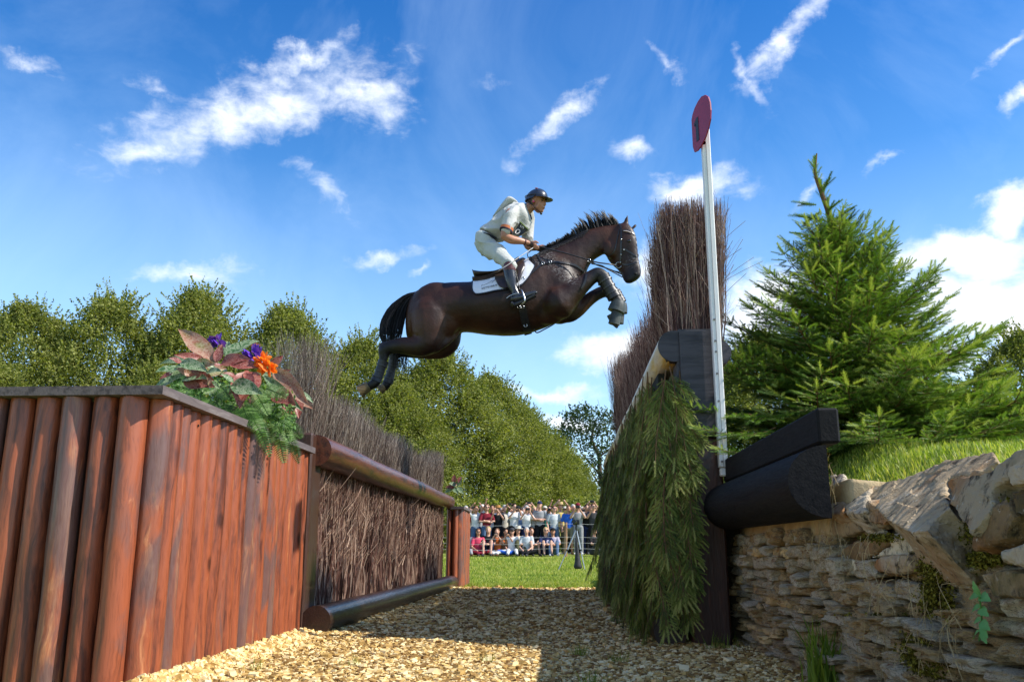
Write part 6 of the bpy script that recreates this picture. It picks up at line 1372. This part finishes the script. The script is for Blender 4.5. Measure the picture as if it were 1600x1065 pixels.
gl = simple("dark_brown_glove", [(.035, .018, .014), (.07, .035, .025)], 18, .55, .3, .4, .003)
# hair, eyes, brow
mb = MB(); sph(mb, (0, 0, 0), (1, 1, 1), 14, 10); V0 = mb.V[0]*np.array([.100, .080, .10]); V0[V0[:, 0] > .02] *= np.array([.85, 1, 1]); 
for a in range(len(mb.V)): mb.V[a] = (mb.V[a]*np.array([.098, .0785, .100])*np.where((mb.V[a][:, :1] > .1), .93, 1.0))@HM.T+hp(-.018, 0, .025)
mb.build("hair", simple("rider_dark_hair", [(.03, .018, .012), (.06, .035, .02)], 40, .6, .3, .5, .003), RI, True)
eyem = simple("rider_eye", [(.02, .012, .01)], rough=.2, bmp=0); browm = bpy.data.materials["rider_dark_hair"]
for s in (-1, 1):
    mb = MB(); sph(mb, hp(.082, s*.032, .004), .0085, 8, 6); mb.build("eye", eyem, RI, True); mb = MB(); tube(mb, [hp(.094, s*.014, .021), hp(.090, s*.032, .026), hp(.074, s*.048, .020)], .004, 5); mb.build("eyebrow", browm, RI)
mb = MB(); tube(mb, [hp(.098, -.016, -.069), hp(.102, 0, -.069), hp(.098, .016, -.069)], .0025, 5); mb.build("mouth", simple("lip_shadow", [(.22, .05, .045)], bmp=0), RI)
# helmet
navyh = simple("navy_helmet_cover", [(.012, .020, .045), (.03, .042, .07)], 5, .32, .5, .15, .004)
he = MB(); n_, m_ = 26, 12; R = []
for j in range(m_+1):
    ph = math.pi/2*j/m_*.985; rr = []
    for i in range(n_):
        a = 2*math.pi*i/n_; f = math.cos(a)*math.cos(ph)*.125; s = math.sin(a)*math.cos(ph)*.102; u = math.sin(ph)*.118+(.018 if math.cos(a) > .2 else -.012*(1-math.cos(a)))*(1-j/m_); rr.append(hp(f-.012, s, u+.028))
    R.append(rr)
R = np.array(R); rings(he, R, False); V_ = np.vstack([R[-1]]); he.add(np.vstack([R[-1], R[-1].mean(0)]), np.stack([np.arange(n_), (np.arange(n_)+1) % n_, np.full(n_, n_)], 1))
Ri = np.array([(R[0]-R[0].mean(0))*.93+R[0].mean(0), (R[5]-R[0].mean(0))*.93+R[0].mean(0)]); rings(he, np.array([R[0], Ri[0]])[::-1], False); rings(he, Ri[::-1], False)
hel = he.build("helmet", navyh, RI, True)
mb = MB(); pk = []
for t in np.linspace(-1.15, 1.15, 15):
    a = hp(.125*math.cos(t)-.014, .104*math.sin(t), .050); L = .062*max(0, math.cos(t*1.2))+.004; b_ = hp((.125+L)*math.cos(t)-.012, (.104+L*.7)*math.sin(t), .040-.012*math.cos(t)); pk.append([a, b_, b_+HM@np.array([0, 0, -.006]), a+HM@np.array([0, 0, -.010])])
rings(mb, np.array(pk), True); mb.build("helmet_peak", navyh, hel, True)
mb = MB(); tube(mb, [hp(.126*math.cos(t)-.012, .103*math.sin(t), .052) for t in np.linspace(0, 6.283, 30)], .005, 5, False); mb.build("helmet_band", leather, hel, True)
mb = MB(); tube(mb, [hp(.02, .096, .118), hp(.045, .088, .120)], .012, 6, True, .5, .4); mb.build("helmet_badge", simple("helmet_flag_badge", [(.35, .12, .16)], bmp=0), hel)
for s in (-1, 1):
    mb = MB(); tube(mb, catmull([hp(-.02, s*.092, .03), hp(-.005, s*.083, -.04), hp(.03, s*.062, -.09), hp(.066, 0, -.128)], 14), .0065, 6, True, .5, .5); mb.build("chin_strap", leather, hel, True)
    mb = MB(); tube(mb, catmull([hp(-.085, s*.05, .0), hp(-.04, s*.078, -.03), hp(.0, s*.080, -.05)], 8), .011, 6, True, .5, .5); mb.build("harness_pad", leather, hel, True)
mb = MB(); sph(mb, hp(.068, 0, -.128), (.014, .018, .012), 8, 6); mb.build("chin_cup", leather, hel, True)
mb = MB(); sph(mb, hp(.012, .084, -.020), (.012, .006, .008), 8, 6); mb.build("ear_plug", simple("pink_tag", [(.75, .05, .22)], bmp=0), hel, True)
# shirt
shirtm = simple("pale_riding_shirt", [(.42, .42, .40), (.52, .52, .50)], 5, .75, .2, .9, .018, 9)
def loftR(mb, secs, k=22, sub=4): loft(mb, secs, k, Rp, sub)
mb = MB()
loftR(mb, [(132, 352, 236, 420, .150), (165, 325, 270, 425, .158), (215, 280, 330, 410, .168), (270, 230, 400, 390, .185), (318, 192, 470, 352, .195), (365, 176, 494, 310, .190), (410, 172, 490, 285, .150), (445, 178, 482, 262, .085)], 26)
rl(mb, [(360, 225, -.155, 56), (345, 262, -.21, 52), (328, 318, -.238, 48), (316, 352, -.25, 46)]); rl(mb, [(455, 240, .12, 52), (470, 300, .18, 48), (470, 370, .195, 46), (465, 420, .19, 42)])
me = remesh_union(mb, .009, 3, 'sh')
V = mesh_np(me); nrm = np.empty(len(V)*3); me.vertices.foreach_get('normal', nrm) if hasattr(me.vertices[0], 'normal') else None; nrm = nrm.reshape(-1, 3)
dsp = .005*fbm(V*np.array([1.3, 1, .8]), 26, 5, 2)-.017*np.abs(np.sin(21*(V[:, 0]*.75-V[:, 2]*.55)+4.5*fbm(V, 7, 3, 2)))**.6+.011; V = V+nrm*dsp[:, None]; me.vertices.foreach_set('co', V.ravel()); me.update()
me.name = "shirt"; me.materials.append(shirtm); sh_o = link("shirt", me, RI); sh_o.location = -Vector(RO_)
bvs = BVHTree.FromPolygons([tuple(v) for v in V], [tuple(p.vertices) for p in me.polygons])
# sleeve bands
def band(name, c0, c1, dy, r, mat): mb = MB(); tube(mb, [Rp(*c0, dy), Rp(*c1, dy-.003)], r, 20, True, .5, 1.0); return mb.build(name, mat, sh_o, True)
band("orange_sleeve_band", (322, 335), (316, 352), -.249, .0685, simple("sleeve_orange", [(.55, .16, .06)], bmp=0, rough=.8)); band("navy_sleeve_band", (316, 353), (312, 362), -.250, .069, simple("sleeve_navy", [(.02, .02, .05)], bmp=0, rough=.8))
mb = MB(); P = [Rp(450+22*math.cos(t)+14, 205-30*math.cos(t)*.0+0, 0) for t in (0,)]; 
col = [(452, 172, -.03), (452, 205, -.062), (464, 240, -.055), (482, 268, -.02), (488, 272, .02), (476, 240, .05), (462, 200, .04), (452, 172, .0)]
tube(mb, catmull([Rp(*p) for p in col], 30), .012, 6, False, .5); mb.build("collar", simple("navy_collar", [(.025, .03, .08)], bmp=0, rough=.8), sh_o, True)
# puffed back flap
mb = MB(); loftR(mb, [(222, 262, 232, 268, .05), (262, 208, 290, 240, .10), (300, 160, 335, 200, .12), (332, 130, 372, 190, .12), (372, 148, 400, 188, .09), (398, 166, 410, 186, .03)], 18); mb.build("back_flap", shirtm, sh_o, True)
# belt, breeches
mb = MB(); P = []
belt = [Rp(133, 358, 0), Rp(150, 366, -.12), Rp(195, 384, -.158), Rp(235, 412, -.12), Rp(248, 428, 0), Rp(235, 412, .12), Rp(195, 384, .158), Rp(150, 366, .12)]
C = catmull(belt+belt[:1], 40); tube(mb, C, .021, 8, False, .5, .35, up=(.45, 0, -.9)); mb.build("belt", simple("navy_belt", [(.012, .014, .03)], rough=.4, bmp=0), RI, True)
breem = simple("pale_breeches", [(.42, .43, .40), (.52, .53, .49)], 5, .75, .2, .9, .018, 10)
mb = MB(); loftR(mb, [(134, 360, 248, 436, .150), (112, 378, 262, 462, .172), (98, 420, 262, 500, .185), (104, 470, 250, 530, .17), (135, 510, 230, 550, .12)], 24)
for s in (-1, 1): rl(mb, [(165, 445, .07*s, 74), (220, 488, .14*s, 70), (275, 530, .23*s, 60), (320, 568, .30*s, 52), (342, 590, .325*s, 47), (344, 625, .335*s, 42)], flat=.85)
me = remesh_union(mb, .009, 3, 'br'); V = mesh_np(me); nrm = np.empty(len(V)*3); me.vertices.foreach_get('normal', nrm); nrm = nrm.reshape(-1, 3)
dsp = .004*fbm(V, 22, 8, 2)-.016*np.abs(np.sin(20*(V[:, 0]*.62+V[:, 2]*.75)+4.0*fbm(V, 6, 6, 2)))**.6+.010; V = V+nrm*dsp[:, None]; me.vertices.foreach_set('co', V.ravel()); me.update()
me.name = "breeches"; me.materials.append(breem); o = link("breeches", me, RI); o.location = -Vector(RO_)
# boots
tallb = simple("polished_black_boot", [(.014, .015, .018), (.03, .032, .038)], 8, .22, .6, .25, .004); kneem = simple("brown_boot_top", [(.07, .018, .018), (.12, .035, .03)], 16, .35, .5, .2, .002)
for s in (-1, 1):
    mb = MB(); rl(mb, [(338, 600, .335*s, 44), (338, 640, .342*s, 43), (346, 690, .352*s, 41), (358, 740, .362*s, 33), (376, 780, .372*s, 27), (384, 800, .375*s, 29)], flat=.85)
    rl(mb, [(366, 826, .375*s, 27), (400, 822, .375*s, 30), (450, 808, .375*s, 26), (500, 790, .378*s, 19), (522, 784, .38*s, 12)], flat=.85)
    me = remesh_union(mb, .007, 2, 'bt'); me.name = "boot"; me.materials.append(tallb); o = link("boot", me, RI); o.location = -Vector(RO_)
    mb = MB(); tube(mb, [Rp(350, 858, .375*s), Rp(372, 872, .375*s)], .03, 12, True, .5, .8); tube(mb, [Rp(375, 868, .375*s), Rp(440, 838, .375*s), Rp(515, 800, .38*s)], .018, 8, True, .5, 1.6); mb.build("boot_sole", leather, RI, True)
    mb = MB(); rl(mb, [(340, 592, .333*s, 46), (337, 632, .341*s, 45.5)], flat=.86); me = remesh_union(mb, .007, 1, 'kt'); me.name = "boot_top"; me.materials.append(kneem); o = link("boot_top", me, RI); o.location = -Vector(RO_)
    mb = MB(); tube(mb, catmull([Rp(318, 825, .40*s), Rp(345, 806, .405*s), Rp(385, 792, .405*s), Rp(408, 795, .40*s)], 12), .006, 6); mb.build("spur", steelt, RI, True)
    # stirrup iron and leather belong to the saddle
    c = Rp(418, 800, .375*s); mb = MB(); tube(mb, catmull([Rp(395, 872, .33*s), Rp(398, 820, .33*s), Rp(408, 770, .36*s), Rp(424, 772, .40*s), Rp(438, 812, .42*s), Rp(442, 852, .42*s), Rp(395, 872, .33*s)], 26), .0075, 6, False); mb.build("stirrup_iron", steelt, sadd, True)
    mb = MB(); tube(mb, catmull([Rp(372, 600, .29*s), Rp(392, 690, .33*s), Rp(410, 772, .37*s)], 12), .012, 6, True, .5, .35); mb.build("stirrup_leather", leather, sadd, True)
# gloves over the fingers' backs, wristwatch
for (u0, v0, dy0) in ((478, 448, -.158), (528, 477, .05)):
    mb = MB(); rl(mb, [(u0-12, v0-4, dy0, 21), (u0+6, v0+1, dy0, 22), (u0+30, v0+8, dy0, 23.5)], flat=.72); mb.build("glove", gl, RI, True)
mb = MB(); tube(mb, [Rp(440, 434, -.177), Rp(449, 437, -.172)], .034, 16); mb.build("wristband", kneem, RI, True)
# number bib
bibc = [(412, 288), (470, 345), (404, 392), (362, 378)]
def bibp(u, v): q, n = onto(Rp(u, v), .012, bvs); return q
G = []; nu = 8
for i in range(nu):
    for j in range(nu):
        s, t = i/(nu-1), j/(nu-1); p = (np.array(bibc[0])*(1-s)+np.array(bibc[1])*s)*(1-t)+(np.array(bibc[3])*(1-s)+np.array(bibc[2])*s)*t; d = (Vector(Rp(*p))-CAMV).normalized(); G.append(np.array(Vector(Rp(*p, -.215))+Vector((0, 0, 0))+Vector((0, .00+.06*t*(1-t), 0))))
G = np.array(G); i = np.arange(nu-1)[:, None]*nu+np.arange(nu-1)[None]; F = np.stack([i, i+1, i+nu+1, i+nu], -1).reshape(-1, 4); mb = MB(); mb.add(G, F); mb.add(G+np.array([0, .006, 0]), F[:, ::-1]); bib = mb.build("number_bib", simple("black_number_bib", [(.012, .014, .012)], rough=.35, bmp=0), sh_o)
def bibstroke(nm, pts, w, mat):
    mb = MB(); C = []
    for s, t in pts: p = (np.array(bibc[0])*(1-s)+np.array(bibc[1])*s)*(1-t)+(np.array(bibc[3])*(1-s)+np.array(bibc[2])*s)*t; C.append(Rp(*p, -.2165+.06*t*(1-t)))
    tube(mb, catmull(C, max(6, 3*len(C))), w, 5, True, .5); mb.build(nm, mat, bib)
whitep = simple("white_bib_print", [(.75, .75, .74)], bmp=0)
bibstroke("numeral", [(.30, .92), (.18, .80), (.20, .62), (.42, .55), (.60, .62), (.62, .80), (.45, .92)], .0055, whitep)
for k in range(3): bibstroke("bib_lettering", [(.30+.17*k, .30), (.28+.17*k, .16)], .004, whitep)
bibstroke("bib_lettering", [(.30, .30), (.40, .30)], .003, whitep); bibstroke("bib_lettering", [(.47, .16), (.58, .16)], .003, whitep); bibstroke("bib_stripe", [(.0, .06), (.5, .06), (1, .06)], .006, simple("green_bib_stripe", [(.10, .16, .03)], bmp=0))
# whip
WH = MB(); tube(WH, catmull([Rp(500, 476, -.20), Rp(430, 522, -.30), Rp(350, 578, -.41), Rp(300, 610, -.45), Rp(262, 634, -.46)], 20), np.linspace(.0050, .003, 20), 6); o = WH.build("riding_whip", simple("grey_braided_whip", [(.30, .29, .28), (.50, .49, .47)], 60, .5, .4, .3, .002), loc=tuple(Rp(350, 585, -.41)), smooth=True)
tag(o, "thin grey riding whip held in the rider's near hand, slanting down over his knee", "whip")
